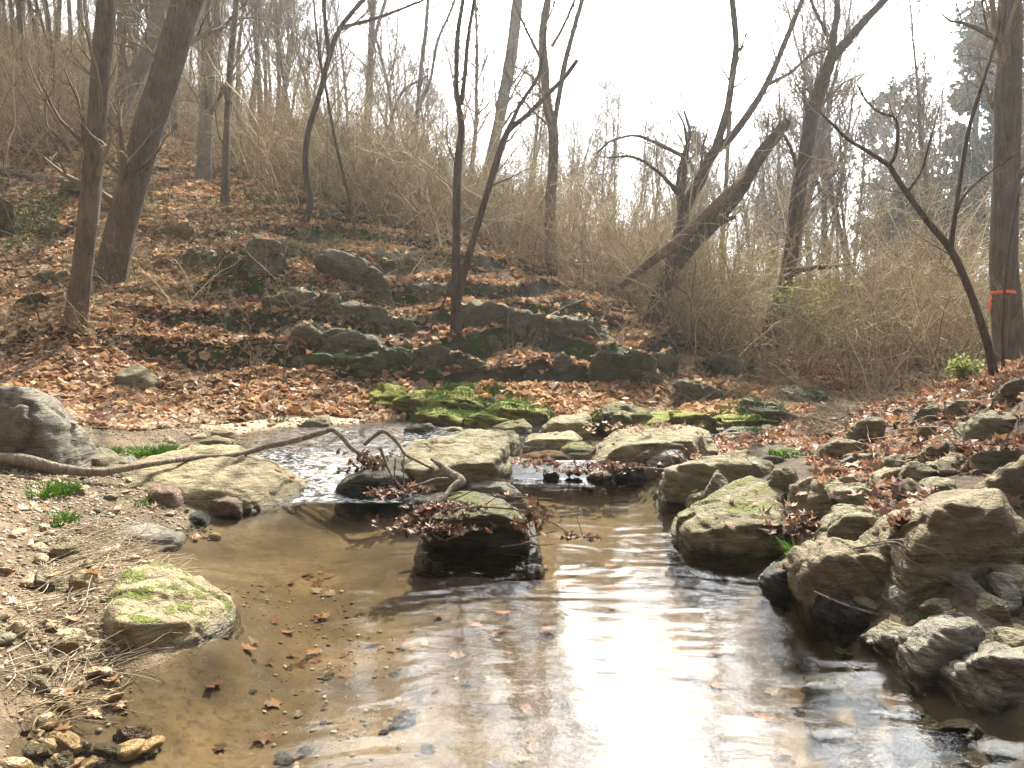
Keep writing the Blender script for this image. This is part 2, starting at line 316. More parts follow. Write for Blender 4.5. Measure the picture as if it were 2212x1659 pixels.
for th, r_, z in [(-1.7, 3, .8), (-1.7, 12, 4), (-1.7, 60, 22), (1.7, 3, 1.2), (1.7, 12, 2.5), (1.7, 60, 4), (-.6, 250, 26), (-.3, 250, 20), (0, 250, 16), (.3, 250, 13), (.6, 250, 12), (1.7, 250, 12), (-1.7, 250, 30)]:
    _c.append((th, math.log(r_), z))
_c = np.array(_c)
def _phi(d2): return .5 * d2 * np.log(d2 + 1e-9)
KS = np.array([1.6, 1.0])
def _fit():
    X = _c[:, :2] * KS; n = len(X); d2 = ((X[:, None] - X[None]) ** 2).sum(2)
    A = np.zeros((n + 3, n + 3)); A[:n, :n] = _phi(d2) + np.eye(n) * 3e-4; P_ = np.c_[np.ones(n), X]; A[:n, n:] = P_; A[n:, :n] = P_.T
    # heights are fitted relative to distance so that far errors do not leak into the pool
    b = np.zeros(n + 3); b[:n] = (_c[:, 2]) / np.exp(_c[:, 1]); return X, np.linalg.solve(A, b)
_X, _W = _fit()
def terr0(x, y):
    x = np.atleast_1d(np.asarray(x, float)); y = np.atleast_1d(np.asarray(y, float)); o = np.empty(len(x))
    for i in range(0, len(x), 20000):
        th, lr = tr_of(x[i:i + 20000], y[i:i + 20000]); q = np.c_[th, lr] * KS
        d2 = ((q[:, None] - _X[None]) ** 2).sum(2)
        o[i:i + 20000] = (_phi(d2) @ _W[:len(_X)] + _W[-3] + q @ _W[-2:]) * np.exp(lr)
    return o
def terr(x, y):
    x = np.atleast_1d(np.asarray(x, float)); y = np.atleast_1d(np.asarray(y, float))
    z = terr0(x, y); r = np.hypot(x, y)
    a = .025 + .05 * sst(8, 13, r) + .12 * sst(14, 30, r)
    n = fbm(p3(x, y, .9), 3, 3) * a + fbm(p3(x, y, 5), 3, 9) * .016 * (1 + sst(9, 14, r) * 1.5)
    # terraces in the rocky hillside
    tz = z / .62 + 1.1 * fbm(p3(x, y, .4), 3, 20); fr = tz - np.floor(tz); st = z + (sst(.62, .95, fr) - fr) * .62
    k = sst(12.6, 13.4, r) * (1 - sst(19, 24, r)) * sst(.35, .7, z) * (.2 + .8 * sst(-7.5, -4.5, x)) * (.35 + .6 * sst(-.35, .1, fbm(p3(x, y, .5), 2, 21)))
    return z + n + (st - z) * k
def wlev(x, y):
    left = sst(-.75, -1.15, x)
    y0 = 7.35 + (6.45 - 7.35) * left; wd = .3 + 1.9 * left
    return .13 * np.clip((y - y0) / wd, 0, 1)
_RR = np.exp(np.linspace(math.log(1.6), math.log(140), 500))
def hit(u, v):
    d = ray(u, v); h = d[:2] / d[1]; ys = _RR; xs = h[0] * ys; z = CAMZ + d[2] / d[1] * ys
    tz = np.maximum(terr(xs, ys), wlev(xs, ys) - .5); k = np.nonzero(z < tz)[0]
    return ys[k[0]] if len(k) else 60.0

def polargrid(ths, rs, fn):
    T, Q = np.meshgrid(ths, rs); x = (np.sin(T) * Q).ravel(); y = (np.cos(T) * Q).ravel(); z = fn(x, y)
    nr, nc = len(rs), len(ths); i = np.arange(nr - 1)[:, None] * nc + np.arange(nc - 1)[None]
    i = i.ravel(); return np.c_[x, y, z], np.c_[i, i + 1, i + 1 + nc, i + nc]
ths = np.concatenate([np.linspace(R(-150), R(-43), 50)[:-1], np.linspace(R(-43), R(43), 620), np.linspace(R(43), R(150), 50)[1:]])
RMAX = 1
rs = np.concatenate([np.exp(np.linspace(math.log(.5), math.log(2.0), 12))[:-1], np.exp(np.linspace(math.log(2.0), math.log(30), 430)), np.exp(np.linspace(math.log(30), math.log(900), 90))[1:]])
V, Fq = polargrid(ths, rs, terr)
V[:, 2] += sst(150, 260, np.hypot(V[:, 0], V[:, 1])) * 0
gm = mesh('ground', V, Fq)
x, y, z = V.T; r = np.hypot(x, y)
leaf = sst(9.0, 10.5, y + .5 * fbm(p3(x, y, .8), 2, 5))
rb = sst(-.05, .1, z) * sst(.7, 1.2, x - .0) * sst(12, 10, y)     # right bank, leaves and soil
leaf = np.maximum(leaf, rb)
bed = sst(.03, -.05, z - wlev(x, y)) * sst(14.5, 13.5, y)
pale = sst(8.2, 8.8, y) * sst(12.6, 11.2, y) * sst(-.2, -1.2, x)
mix = np.stack([leaf * (1 - bed), bed, pale, np.ones_like(leaf)], 1).astype(np.float32)
at_ = gm.color_attributes.new('zone', 'FLOAT_COLOR', 'POINT'); at_.data.foreach_set('color', mix.ravel())
m, t, b = newmat('ground', .9, .25); g = geo(t); pos = g.outputs['Position']
za_ = N(t, 'ShaderNodeAttribute', attribute_name='zone'); sz = N(t, 'ShaderNodeSeparateColor'); L(t, za_.outputs['Color'], sz.inputs[0])
n1 = noise(t, pos, 3.2, 6, .65); n2 = noise(t, pos, 26, 4, .7); vo = N(t, 'ShaderNodeTexVoronoi', Scale=38.0); L(t, pos, vo.inputs['Vector'])
vo2 = N(t, 'ShaderNodeTexVoronoi', Scale=24.0); L(t, pos, vo2.inputs['Vector'])
mud = ramp(t, n1.outputs[0], [(.34, (.04, .028, .016)), (.5, (.11, .077, .044)), (.7, (.215, .158, .094))])
vs_ = N(t, 'ShaderNodeSeparateColor'); L(t, vo.outputs['Color'], vs_.inputs[0])
grav = ramp(t, vs_.outputs[0], [(0, (.07, .05, .032)), (.5, (.17, .13, .085)), (1, (.30, .24, .165))])
mudg = mixc(t, maprange(t, n2.outputs[0], .42, .56, 0, .5).outputs[0], mud.outputs[0], grav.outputs[0])
vs2 = N(t, 'ShaderNodeSeparateColor'); L(t, vo2.outputs['Color'], vs2.inputs[0])
lf = ramp(t, vs2.outputs[0], [(0, (.10, .055, .03)), (.4, (.25, .14, .08)), (.7, (.38, .25, .16)), (1, (.5, .37, .26))])
lf2 = mixc(t, n2.outputs[0], lf.outputs[0], (.12, .07, .04))
sx_ = N(t, 'ShaderNodeSeparateXYZ'); L(t, pos, sx_.inputs[0]); soil = ramp(t, n2.outputs[0], [(.35, (.035, .025, .016)), (.6, (.11, .08, .05))])
sf = math_(t, 'MULTIPLY', maprange(t, sx_.outputs[0], .8, 1.3).outputs[0], maprange(t, sx_.outputs[1], 12., 9.).outputs[0]); lf3 = mixc(t, sf.outputs[0], lf2.outputs[0], soil.outputs[0])
plf = mixc(t, sz.outputs[2], lf3.outputs[0], (.52, .40, .27))
n5 = noise(t, mapping(t, pos, (1, 1, 1)).outputs[0], 1.3, 5, .6)
bedc = ramp(t, n5.outputs[0], [(.32, (.04, .03, .017)), (.5, (.10, .075, .042)), (.68, (.19, .148, .088))])
bedc2 = mixc(t, maprange(t, n2.outputs[0], .48, .62, 0, .7).outputs[0], bedc.outputs[0], (.055, .045, .032))
c1 = mixc(t, sz.outputs[0], mudg.outputs[0], plf.outputs[0]); c2 = mixc(t, sz.outputs[1], c1.outputs[0], bedc2.outputs[0])
lg = noise(t, mapping(t, pos, (1, 1, 3)).outputs[0], 2.6, 6, .65); lgc = ramp(t, lg.outputs[0], [(.3, (.018, .018, .010)), (.5, (.055, .052, .03)), (.7, (.12, .112, .072))])
lm = noise(t, pos, 1.7, 5, .65); lgm = mixc(t, maprange(t, lm.outputs[0], .5, .58).outputs[0], lgc.outputs[0], (.045, .07, .012))
sn_ = N(t, 'ShaderNodeSeparateXYZ'); L(t, g.outputs['Normal'], sn_.inputs[0]); stp = math_(t, 'MULTIPLY', maprange(t, sn_.outputs[2], .80, .70).outputs[0], maprange(t, sx_.outputs[1], 11.5, 12.2).outputs[0])
c3 = mixc(t, stp.outputs[0], c2.outputs[0], lgm.outputs[0])
L(t, c3.outputs[0], b.inputs['Base Color'])
n9 = noise(t, pos, 95, 3, .6); hb = math_(t, 'ADD', n2.outputs[0], n9.outputs[0]); bd = N(t, 'ShaderNodeBump', Distance=.02); L(t, maprange(t, sz.outputs[1], 0, 1, .8, .15).outputs[0], bd.inputs['Strength']); L(t, hb.outputs[0], bd.inputs['Height']); L(t, bd.outputs[0], b.inputs['Normal'])
tag(link('ground', gm, m), kind='structure')

# ---------------------------------------------------------------- water
def riff(x, y):                          # broken water of the riffle
    a = sst(6.3, 6.7, y) * sst(9.2, 7.6, y) * sst(-.5, -1.1, x) * sst(-3.6, -2.3, x)
    a2 = sst(8.2, 8.8, y) * sst(11, 9.5, y) * sst(1.0, -1., x) * sst(-4, -2, x) * .45
    a3 = sst(8.0, 8.4, y) * sst(10.3, 9.6, y) * sst(1.2, 2.0, x) * sst(4, 3, x) * .35
    return np.maximum(np.maximum(a, a2), a3)
def watz(x, y):
    w0 = wlev(x, y); rf = riff(x, y)
    wp = fbm(p3(x, y, 1.1), 2, 40); xx = x + .12 * wp; yy = y + .25 * fbm(p3(x, y, 1.3), 2, 44)
    calm = .35 + .65 * sst(2.0, 5.5, y)
    h = fbm(p3(xx, yy, 2.2, 8.0), 2, 50) * .0030 * (.6 + .4 * calm)
    d = np.hypot(x + 1.35, y - 6.2); h += np.sin(d * 40 + 9 * wp) * .0006 * sst(3.8, .5, d) * sst(5.9, 5.4, y)
    d2 = np.hypot(x - .35, y - 4.9); h += np.sin(d2 * 48 + 11 * wp) * .00035 * sst(2.2, .2, d2)
    h += rf * (fbm(p3(xx, yy, 7, 9), 4, 60) * .05 + .012 * np.sin(yy * 22 + xx * 4))
    return w0 + h
tw = np.linspace(R(-50), R(50), 760); rw = np.exp(np.linspace(math.log(1.0), math.log(19), 620))
Vw, Fw = polargrid(tw, rw, watz)
dep = wlev(Vw[:, 0], Vw[:, 1]) - terr(Vw[:, 0], Vw[:, 1])
keep = (dep[Fw].max(1) > -.03) & (Vw[Fw][:, :, 1].mean(1) < 13.2)
Fw = Fw[keep]; used = np.unique(Fw); remap = -np.ones(len(Vw), int); remap[used] = np.arange(len(used)); Fw = remap[Fw]; Vw = Vw[used]; dep = dep[used]
wm = mesh('water', Vw, Fw)
foam = riff(Vw[:, 0], Vw[:, 1]); foam = foam + .9 * sst(6.3, 6.5, Vw[:, 1]) * sst(7.1, 6.7, Vw[:, 1]) * sst(-2.5, -2.1, Vw[:, 0]) * sst(-.8, -1.1, Vw[:, 0])
ca = wm.color_attributes.new('foam', 'FLOAT_COLOR', 'POINT'); ca.data.foreach_set('color', np.stack([foam, np.clip(dep / .55, 0, 1), foam, foam], 1).astype(np.float32).ravel())
m = bpy.data.materials.new('water'); m.use_nodes = True; t = m.node_tree; t.nodes.clear(); g = geo(t); pos = g.outputs['Position']
o_ = N(t, 'ShaderNodeOutputMaterial'); fa = N(t, 'ShaderNodeAttribute', attribute_name='foam'); fs = N(t, 'ShaderNodeSeparateColor'); L(t, fa.outputs['Color'], fs.inputs[0])
nb = noise(t, mapping(t, pos, (6, 14, 1)).outputs[0], 1.0, 1, .4, .35); nb2 = noise(t, mapping(t, pos, (30, 40, 1)).outputs[0], 1.0, 3, .6)
bp = N(t, 'ShaderNodeBump', Distance=.0014, Strength=1.0); L(t, nb.outputs[0], bp.inputs['Height'])
bs = maprange(t, fs.outputs[0], 0, 1, .05, 1.0); bp2 = N(t, 'ShaderNodeBump', Distance=.012); L(t, bs.outputs[0], bp2.inputs['Strength']); L(t, nb2.outputs[0], bp2.inputs['Height']); L(t, bp.outputs[0], bp2.inputs['Normal'])
fr = N(t, 'ShaderNodeFresnel', IOR=1.333); L(t, bp2.outputs[0], fr.inputs['Normal'])
gl = N(t, 'ShaderNodeBsdfGlossy', Roughness=.008); L(t, bp2.outputs[0], gl.inputs['Normal'])
tp = N(t, 'ShaderNodeBsdfTransparent'); tcx = mixc(t, fs.outputs[1], (.98, .96, .91), (.80, .70, .52)); L(t, tcx.outputs[0], tp.inputs[0])
mf = N(t, 'ShaderNodeMixShader'); L(t, fr.outputs[0], mf.inputs[0]); L(t, tp.outputs[0], mf.inputs[1]); L(t, gl.outputs[0], mf.inputs[2])
fo = N(t, 'ShaderNodeBsdfDiffuse', Color=(.8, .82, .82, 1)); nf = noise(t, mapping(t, pos, (11, 34, 9), (0, 0, .5)).outputs[0], 1.0, 6, .75)
ff = maprange(t, nf.outputs[0], .49, .60, 0, 1.); ffm = math_(t, 'MULTIPLY', ff.outputs[0], fs.outputs[0]); ffm2 = math_(t, 'MULTIPLY', ffm.outputs[0], .95)
mf2 = N(t, 'ShaderNodeMixShader'); L(t, ffm2.outputs[0], mf2.inputs[0]); L(t, mf.outputs[0], mf2.inputs[1]); L(t, fo.outputs[0], mf2.inputs[2]); L(t, mf2.outputs[0], o_.inputs[0])
tag(link('water', wm, m), kind='structure')

# ---------------------------------------------------------------- rocks
_ico = {}
def ico(s):
    if s not in _ico:
        bm = bmesh.new(); bmesh.ops.create_icosphere(bm, subdivisions=s, radius=1)
        v = np.array([q.co[:] for q in bm.verts]); f = np.array([[q.index for q in fc.verts] for fc in bm.faces]); bm.free(); _ico[s] = (v, f)
    return _ico[s]
def hullmesh(pts, seed, sub=5, p=22, rough=1.0, cuts=3, cell=.35):
    rg = np.random.default_rng(seed); pts = np.asarray(pts)
    bm = bmesh.new(); vs_ = [bm.verts.new(q) for q in pts]; res = bmesh.ops.convex_hull(bm, input=vs_)
    bmesh.ops.recalc_face_normals(bm, faces=bm.faces)
    hv = np.array([q.co[:] for q in bm.verts if q.link_faces]); c = hv.mean(0); pl = []
    for fc in bm.faces:
        n = np.array(fc.normal[:]); d = n @ (np.array(fc.verts[0].co[:]) - c)
        if fc.calc_area() < 1e-9: continue
        if d < 0: n, d = -n, -d
        if d < 1e-4: continue
        for q in pl:
            if q[0] @ n > .985: break
        else: pl.append((n, d))
    bm.free()
    ext = hv.max(0) - hv.min(0); size = float(np.mean(ext))
    for k in range(cuts):
        n = rg.normal(size=3); n[1] = -abs(n[1]); n /= np.linalg.norm(n); d = ((hv - c) @ n).max() * rg.uniform(.80, .92); pl.append((n, d))
    v, f = ico(sub); d = v * ext; d /= np.linalg.norm(d, axis=1)[:, None]
    Nn = np.array([q[0] for q in pl]); Dd = np.array([q[1] for q in pl])
    p = p * 3; q = np.clip((d @ Nn.T) / Dd, 1e-6, None); qm = q.max(1); rad = 1 / (qm * ((q / qm[:, None]) ** p).sum(1) ** (1 / p))
    V = c + d * rad[:, None]
    off = rg.uniform(-50, 50, 3)
    sn = np.array([.25, -.3, 1.0]) + rg.normal(size=3) * .15; sn /= np.linalg.norm(sn)
    nz = fbm((V + off) * 2.6 / size, 4, seed % 97) * .045 * size
    s = (V @ sn) / size * 7 + 1.3 * fbm((V + off) * 2.2 / size, 2, 5); st = np.abs(s - np.floor(s) - .5) * 2
    nz2 = (sst(.0, .6, st) - .5) * .022 * size
    nz3 = fbm((V + off) * 14 / size, 3, 11) * .014 * size
    # fracture blocks
    cp = c + rg.uniform(-.5, .5, (22, 3)) * ext * np.array([1.1, 1.1, 1.1]); wv = V + np.stack([fbm((V + off) * 3 / size + k * 9, 2, k) for k in range(3)], 1) * .10 * size
    dd = np.sqrt(((wv[:, None] - cp[None]) ** 2).sum(2)); srt = np.sort(dd, axis=1); ci = dd.argmin(1); lev = rg.uniform(-1, .6, 22)
    tl = rg.normal(size=(22, 3)) * .16
    crack = sst(.05 * size, .0, srt[:, 1] - srt[:, 0])
    cd = (lev[ci] * .05 * size + (tl[ci] * (V - cp[ci])).sum(1) - crack * .035 * size) * cell
    V = V + d * ((nz + nz2 + nz3) * rough + cd)[:, None]
    return V, f, size
nrock = [0]; TOPS = []
def rock(name, label, cat, crop, outline, mat, z=None, D=None, t=None, ridge=None, ledge=False, sub=5, group=None, sink=.15, rough=1.0, p=22, dD=0, grow_=None, cell=None):
    nrock[0] += 1; grow_ = grow_ or (1.22 if ledge else 1.07)
    P_ = [cv(crop, q) for q in outline]; us = np.array([q[0] for q in P_]); vv = np.array([q[1] for q in P_])
    cu_, cv_ = us.mean(), vv.max(); us = cu_ + (us - cu_) * grow_; vv = cv_ + (vv - cv_) * (1.02 if ledge else grow_); P_ = list(zip(us, vv))
    vb, vt = vv.max(), vv.min(); low = us[vv > vb - .15 * (vb - vt) - 1]; ub = low.mean()
    if D is None: D = atz(ub, vb, z)[1] if z is not None else hit(ub, vb)
    D += dD
    W_ = (us.max() - us.min()) / F * D; H_ = (vb - vt) / F * D
    if t is None: t = (.55 if ledge else .7) * min(W_, 3 * H_)
    face = (group == 'boulders heaped on the right bank' and not ridge) or 'grey weathered' in label
    kk = .35 if ledge or face else .85
    if z is not None and z < .2 and W_ > .3: sink = max(sink, .32)
    pts = []; bl = []
    for u, v in P_:
        s = (vb - v) / (vb - vt); q = at(u, v, D + t * kk * s); pts.append(q)
        if s < .45:
            e = q - np.array([0, 0, sink]); e[0] += (q[0] - (us.mean() - 1106) / F * D) * .1; pts.append(e); pts.append(q + np.array([0, t, -sink - .3 * H_]))
        if s > .3:
            e = q + np.array([0, .35 * t, -.12 * H_]); pts.append(e); pts.append(e + np.array([0, .2 * t, -.6 * H_]))
    if ridge is not None and len(ridge):
        for q in ridge:
            u, v = cv(crop, q); pts.append(at(u, v, D + .06 * t))
    else:
        um = .5 * (us.max() + us.min()); hw = .5 * (us.max() - us.min())
        for a in (-.5, 0.05, .5):
            pts.append(at(um + a * hw, vb - (vb - vt) * (.84 if ledge else .5) - (.30 * (vb - vt) if face else 0), D + (.10 if face else .04) * t))
    V, f, size = hullmesh(pts, nrock[0] * 13 + 5, sub, p, rough, 3, cell or (1.0 if ledge else .3))
    base = np.array([V[:, 0].mean(), V[:, 1].mean(), V[:, 2].min()])
    me = mesh(name, V - base, f)
    o = link(name, me, M[mat], None, base); tag(o, label, cat, group)
    nn = np.empty(len(V) * 3, np.float32); me.vertices.foreach_get('normal', nn); nn = nn.reshape(-1, 3); up_ = nn[:, 2] > .62
    if up_.any(): TOPS.append((V[up_], 'ledge' if ledge else ('bank' if group == 'boulders heaped on the right bank' else ('mossy' if name == 'mossy_ledge' else 'other')), W_ * t))
    return o

B = 'boulder'
rock('boulder', 'tall grey weathered boulder at the left edge behind the fallen branch', B, '4', [(-70, 130), (0, 122), (95, 128), (150, 150), (200, 210), (237, 260), (232, 340), (228, 430), (150, 450), (-70, 450)], 'grey', z=.32, t=.8, p=14)
rock('boulder', 'large flat tan boulder between the left bank and the riffle, under the fallen branch', B, '4', [(340, 575), (400, 490), (440, 462), (600, 440), (700, 410), (800, 365), (900, 362), (960, 385), (1030, 420), (1100, 470), (1145, 520), (1120, 560), (1000, 580), (850, 592), (700, 592), (500, 592), (350, 592)], 'tan', z=.06, t=1.15, sub=6, ridge=[(500, 545), (800, 520), (1050, 530)])
rock('slab', 'flat grey slab lying behind the fallen branch beside the tall grey boulder', 'rock', '4', [(270, 405), (320, 362), (420, 368), (470, 400), (440, 440), (300, 435)], 'bank', z=.24, t=.4, sub=4)
rock('stone', 'small grey stone wedged between the slab and the big tan boulder', 'rock', '4', [(440, 440), (500, 395), (530, 388), (560, 430)], 'grey', z=.2, t=.2, sub=4)
rock('stone', 'reddish brown stone resting against the left front of the big tan boulder', 'rock', '4', [(605, 560), (620, 510), (690, 500), (720, 540), (710, 582), (640, 578)], 'red', z=.12, t=.25, sub=4)
rock('stone', 'reddish brown stone at the water edge in front of the big tan boulder', 'rock', '4', [(850, 595), (870, 555), (930, 542), (980, 570), (975, 605), (900, 618)], 'red', z=.03, t=.25, sub=4)
rock('stone', 'small grey wet stone at the water edge left of the reddish stone', 'rock', '4', [(768, 655), (775, 625), (810, 615), (840, 640), (835, 662)], 'wet', z=.0, t=.2, sub=4)
rock('stone', 'flat dark stone tip right of the reddish stone at the water edge', 'rock', '4', [(980, 605), (1030, 588), (1032, 600), (1000, 618)], 'wet', z=.0, t=.1, sub=3)
rock('slab', 'low dark layered slab reaching from the left bank into the pool', 'rock', '4', [(355, 705), (380, 672), (500, 680), (600, 690), (690, 722), (620, 755), (560, 748), (400, 725)], 'grey', z=.04, t=.45, sub=5, p=14)
rock('boulder', 'tan boulder with bright green moss stripe at the pool edge, lower left', B, '4', [(400, 1090), (440, 1000), (450, 930), (500, 872), (560, 862), (660, 880), (720, 930), (800, 980), (850, 1025), (842, 1110), (790, 1140), (700, 1172), (640, 1235), (560, 1242), (480, 1165)], 'leftmoss', z=-.01, t=.75, sub=6, grow_=1.03, ridge=[(470, 1060), (600, 1100), (700, 1110)])
for lab, ol, mt in [
    ('pointed brown stone standing on the muddy left bank, left of the mossy boulder', [(130, 935), (150, 862), (190, 855), (235, 890), (222, 925), (200, 942)], 'bank'),
    ('roundish tan stone beside the pointed brown stone under dry stems', [(275, 930), (290, 880), (340, 850), (380, 870), (352, 930), (310, 950)], 'tan'),
    ('long smooth greenish cobble leaning uphill on the left bank', [(190, 800), (240, 730), (290, 725), (300, 760), (230, 815)], 'olive'),
    ('flat tan stone lying below left of the mossy boulder', [(205, 1190), (260, 1120), (322, 1110), (310, 1150), (250, 1197)], 'tan'),
    ('small peaked stone on bare mud near the left edge', [(150, 1105), (185, 1058), (240, 1075), (252, 1108)], 'tan'),
    ('smooth oval grey cobble at the water edge in the lower left corner', [(110, 1300), (130, 1280), (170, 1295), (202, 1340), (160, 1357), (120, 1327)], 'bank'),
    ('pale tan cobble above the oval grey cobble', [(150, 1270), (160, 1220), (210, 1215), (227, 1260), (220, 1292), (180, 1302)], 'tan'),
    ('rounded tan cobble just below the fallen branch', [(243, 530), (258, 492), (300, 498), (302, 527)], 'cobble'),
    ('wedge shaped tan cobble right of the rounded cobble below the branch', [(308, 532), (325, 500), (350, 520), (346, 552)], 'cobble'),
    ('pale angular stone at the far left shore of the riffle', [(860, 292), (900, 270), (950, 293), (946, 312), (900, 322)], 'cobble'),
    ('brown stone under the pale angular stone at the riffle shore', [(810, 332), (870, 308), (940, 322), (930, 348), (840, 348)], 'olive'),
    ('wet stone breaking the surface in the middle of the riffle', [(1040, 395), (1100, 362), (1160, 350), (1215, 390), (1130, 404)], 'wet'),
    ('yellowish stump-like rock on the leaf slope behind the gravel bar', [(420, 105), (440, 60), (500, 30), (560, 20), (620, 60), (626, 112), (500, 118)], 'olive'),
    ('tilted yellow slab at the back shore beside the branch tip', [(1215, 275), (1260, 240), (1330, 220), (1335, 265)], 'tan'),
    ('small rock at the far left shore beyond the riffle', [(690, 395), (710, 340), (780, 345), (795, 370), (760, 392)], 'olive'),
    ('low dark stone on the muddy bank above the pointed stone', [(0, 870), (10, 830), (60, 835), (70, 865)], 'bank'),
]:
    yb = max(q[1] for q in ol)
    rock('stone', lab, 'rock', '4', ol, mt, sub=5 if yb > 500 else 4, sink=.06, z=(.14 if 1040 < ol[0][0] < 1100 else None))
rock('boulder', 'big flat-topped olive boulder in midstream behind the driftwood', B, '5', [(520, 720), (505, 640), (540, 560), (620, 500), (760, 460), (930, 437), (960, 450), (1110, 455), (1127, 490), (1120, 610), (1080, 690), (1000, 712), (850, 765), (660, 802), (560, 785)], 'olive', z=0.0, t=1.25, sub=6, ridge=[(560, 650), (850, 640), (1060, 560)], p=30)
rock('boulder', 'low dark wet rock under the left side of the midstream boulder', B, '5', [(155, 735), (200, 690), (330, 650), (430, 590), (520, 570), (620, 700), (560, 802), (400, 785), (250, 762)], 'wet', z=0.02, t=.8)
rock('boulder', 'small block of mossy rock directly behind the midstream boulder', B, '5', [(1010, 445), (1040, 415), (1170, 412), (1200, 440), (1196, 500), (1180, 525), (1120, 510)], 'moss', z=.10, t=.4, p=30)
rock('boulder', 'dark mossy rock with water spilling past its right end', B, '5', [(1040, 405), (1100, 380), (1240, 353), (1270, 380), (1266, 435), (1180, 425)], 'moss', z=.13, t=.45, p=30)
rock('boulder', 'pale pointed slab tilted up to the right in the upper stream', B, '5', [(1320, 425), (1400, 360), (1480, 330), (1600, 303), (1627, 340), (1612, 392), (1560, 412), (1480, 432)], 'tan', z=.14, t=.5, p=30)
rock('boulder', 'low tan rock lying in front of the pale pointed slab', B, '5', [(1240, 482), (1280, 440), (1430, 425), (1520, 430), (1567, 460), (1540, 487), (1400, 502)], 'tan', z=.12, t=.45)
rock('stone', 'little mossy stone with grass right of the low tan rock', 'rock', '5', [(1460, 512), (1500, 490), (1580, 483), (1640, 510), (1622, 542), (1480, 534)], 'moss', z=.11, t=.3, sub=4)
rock('boulder', 'broad flat olive slab between the dam of stones and the upper stream', B, '6', [(-115, 435), (-80, 360), (-30, 320), (60, 300), (160, 300), (260, 283), (312, 300), (332, 340), (326, 432), (250, 442), (150, 435), (-20, 442)], 'olive', z=.08, t=1.3, sub=6, ridge=[(-60, 370), (80, 350), (230, 330), (300, 350)], p=30)
rock('stone', 'narrow wedge rock against the right end of the broad slab', 'rock', '6', [(305, 310), (350, 330), (388, 400), (350, 440), (325, 440)], 'olive', z=.1, t=.4)
rock('stone', 'grey pointed rock right behind the bare twigs on the dam', 'rock', '6', [(75, 442), (100, 380), (160, 353), (230, 370), (252, 412), (200, 445)], 'grey', z=.06, t=.35, dD=-.15)
for lab, ol in [('leftmost flat stone of the low dam touching the midstream boulder', [(1108, 645), (1130, 570), (1210, 568), (1247, 620), (1200, 668)]),
                ('long flat wet stone behind the leaf heap on the dam', [(1215, 585), (1240, 555), (1400, 528), (1500, 545), (1552, 600), (1420, 607), (1300, 604)]),
                ('rounded wet stone in the middle of the dam', [(1340, 645), (1400, 618), (1452, 640), (1442, 692), (1340, 692)]),
                ('small wet stone with trickling water in the dam', [(1450, 685), (1480, 608), (1560, 618), (1602, 685)]),
                ('low wet stone at the right end of the dam', [(1760, 695), (1780, 640), (1900, 628), (1952, 650), (1942, 702)]),
                ('flat stone under the leaves between the middle and right of the dam', [(1600, 690), (1620, 640), (1700, 635), (1760, 660), (1740, 700)]),
                ('small stone left of the rounded wet stone in the dam', [(1240, 680), (1260, 630), (1320, 625), (1345, 685)])]:
    rock('dam_stone', lab, 'rock', '5', ol, 'red' if 'flat' in lab else 'wet', z=.0, t=.3, sub=4, group='stones of the low dam')
rock('boulder', 'dark slab between the midstream boulder and the debris covered rock', B, '5', [(850, 800), (840, 760), (920, 690), (960, 680), (1100, 710), (1217, 782), (1150, 815), (950, 808)], 'grey', z=0, t=.5)
rock('boulder', 'dark mossy rock in the pool draped with driftwood and wet leaves', B, '5', [(740, 900), (765, 812), (850, 770), (950, 763), (1050, 800), (1110, 808), (1200, 870), (1300, 940), (1347, 1030), (1330, 1085), (1150, 1095), (900, 1105), (700, 1095), (610, 1065), (605, 985), (650, 920)], 'darkmoss', z=0, t=.75, sub=6, grow_=.93, ridge=[(780, 950), (980, 900), (1100, 900), (1240, 1000)], p=26)
rock('stone', 'flat wet rock at the foot of the riffle left of the debris rock', 'rock', '5', [(490, 860), (560, 820), (700, 800), (830, 790), (760, 855), (620, 878)], 'wet', z=0, t=.4, sub=4)
rock('stone', 'dark wet rock in the rapids of the upper stream', 'rock', '5', [(540, 405), (600, 370), (680, 368), (702, 400), (620, 424)], 'wet', z=.13, t=.3, sub=4)
rock('stone', 'small pale stone in the rapids right of the dark wet rock', 'rock', '5', [(760, 410), (800, 390), (860, 392), (880, 412)], 'tan', z=.13, t=.2, sub=4)
rock('stone', 'tiny mossy stone left of the midstream boulder', 'rock', '5', [(510, 500), (530, 478), (585, 480), (592, 500)], 'moss', z=.1, t=.2, sub=4)
G = 'mossy bedrock ledges along the back shore'
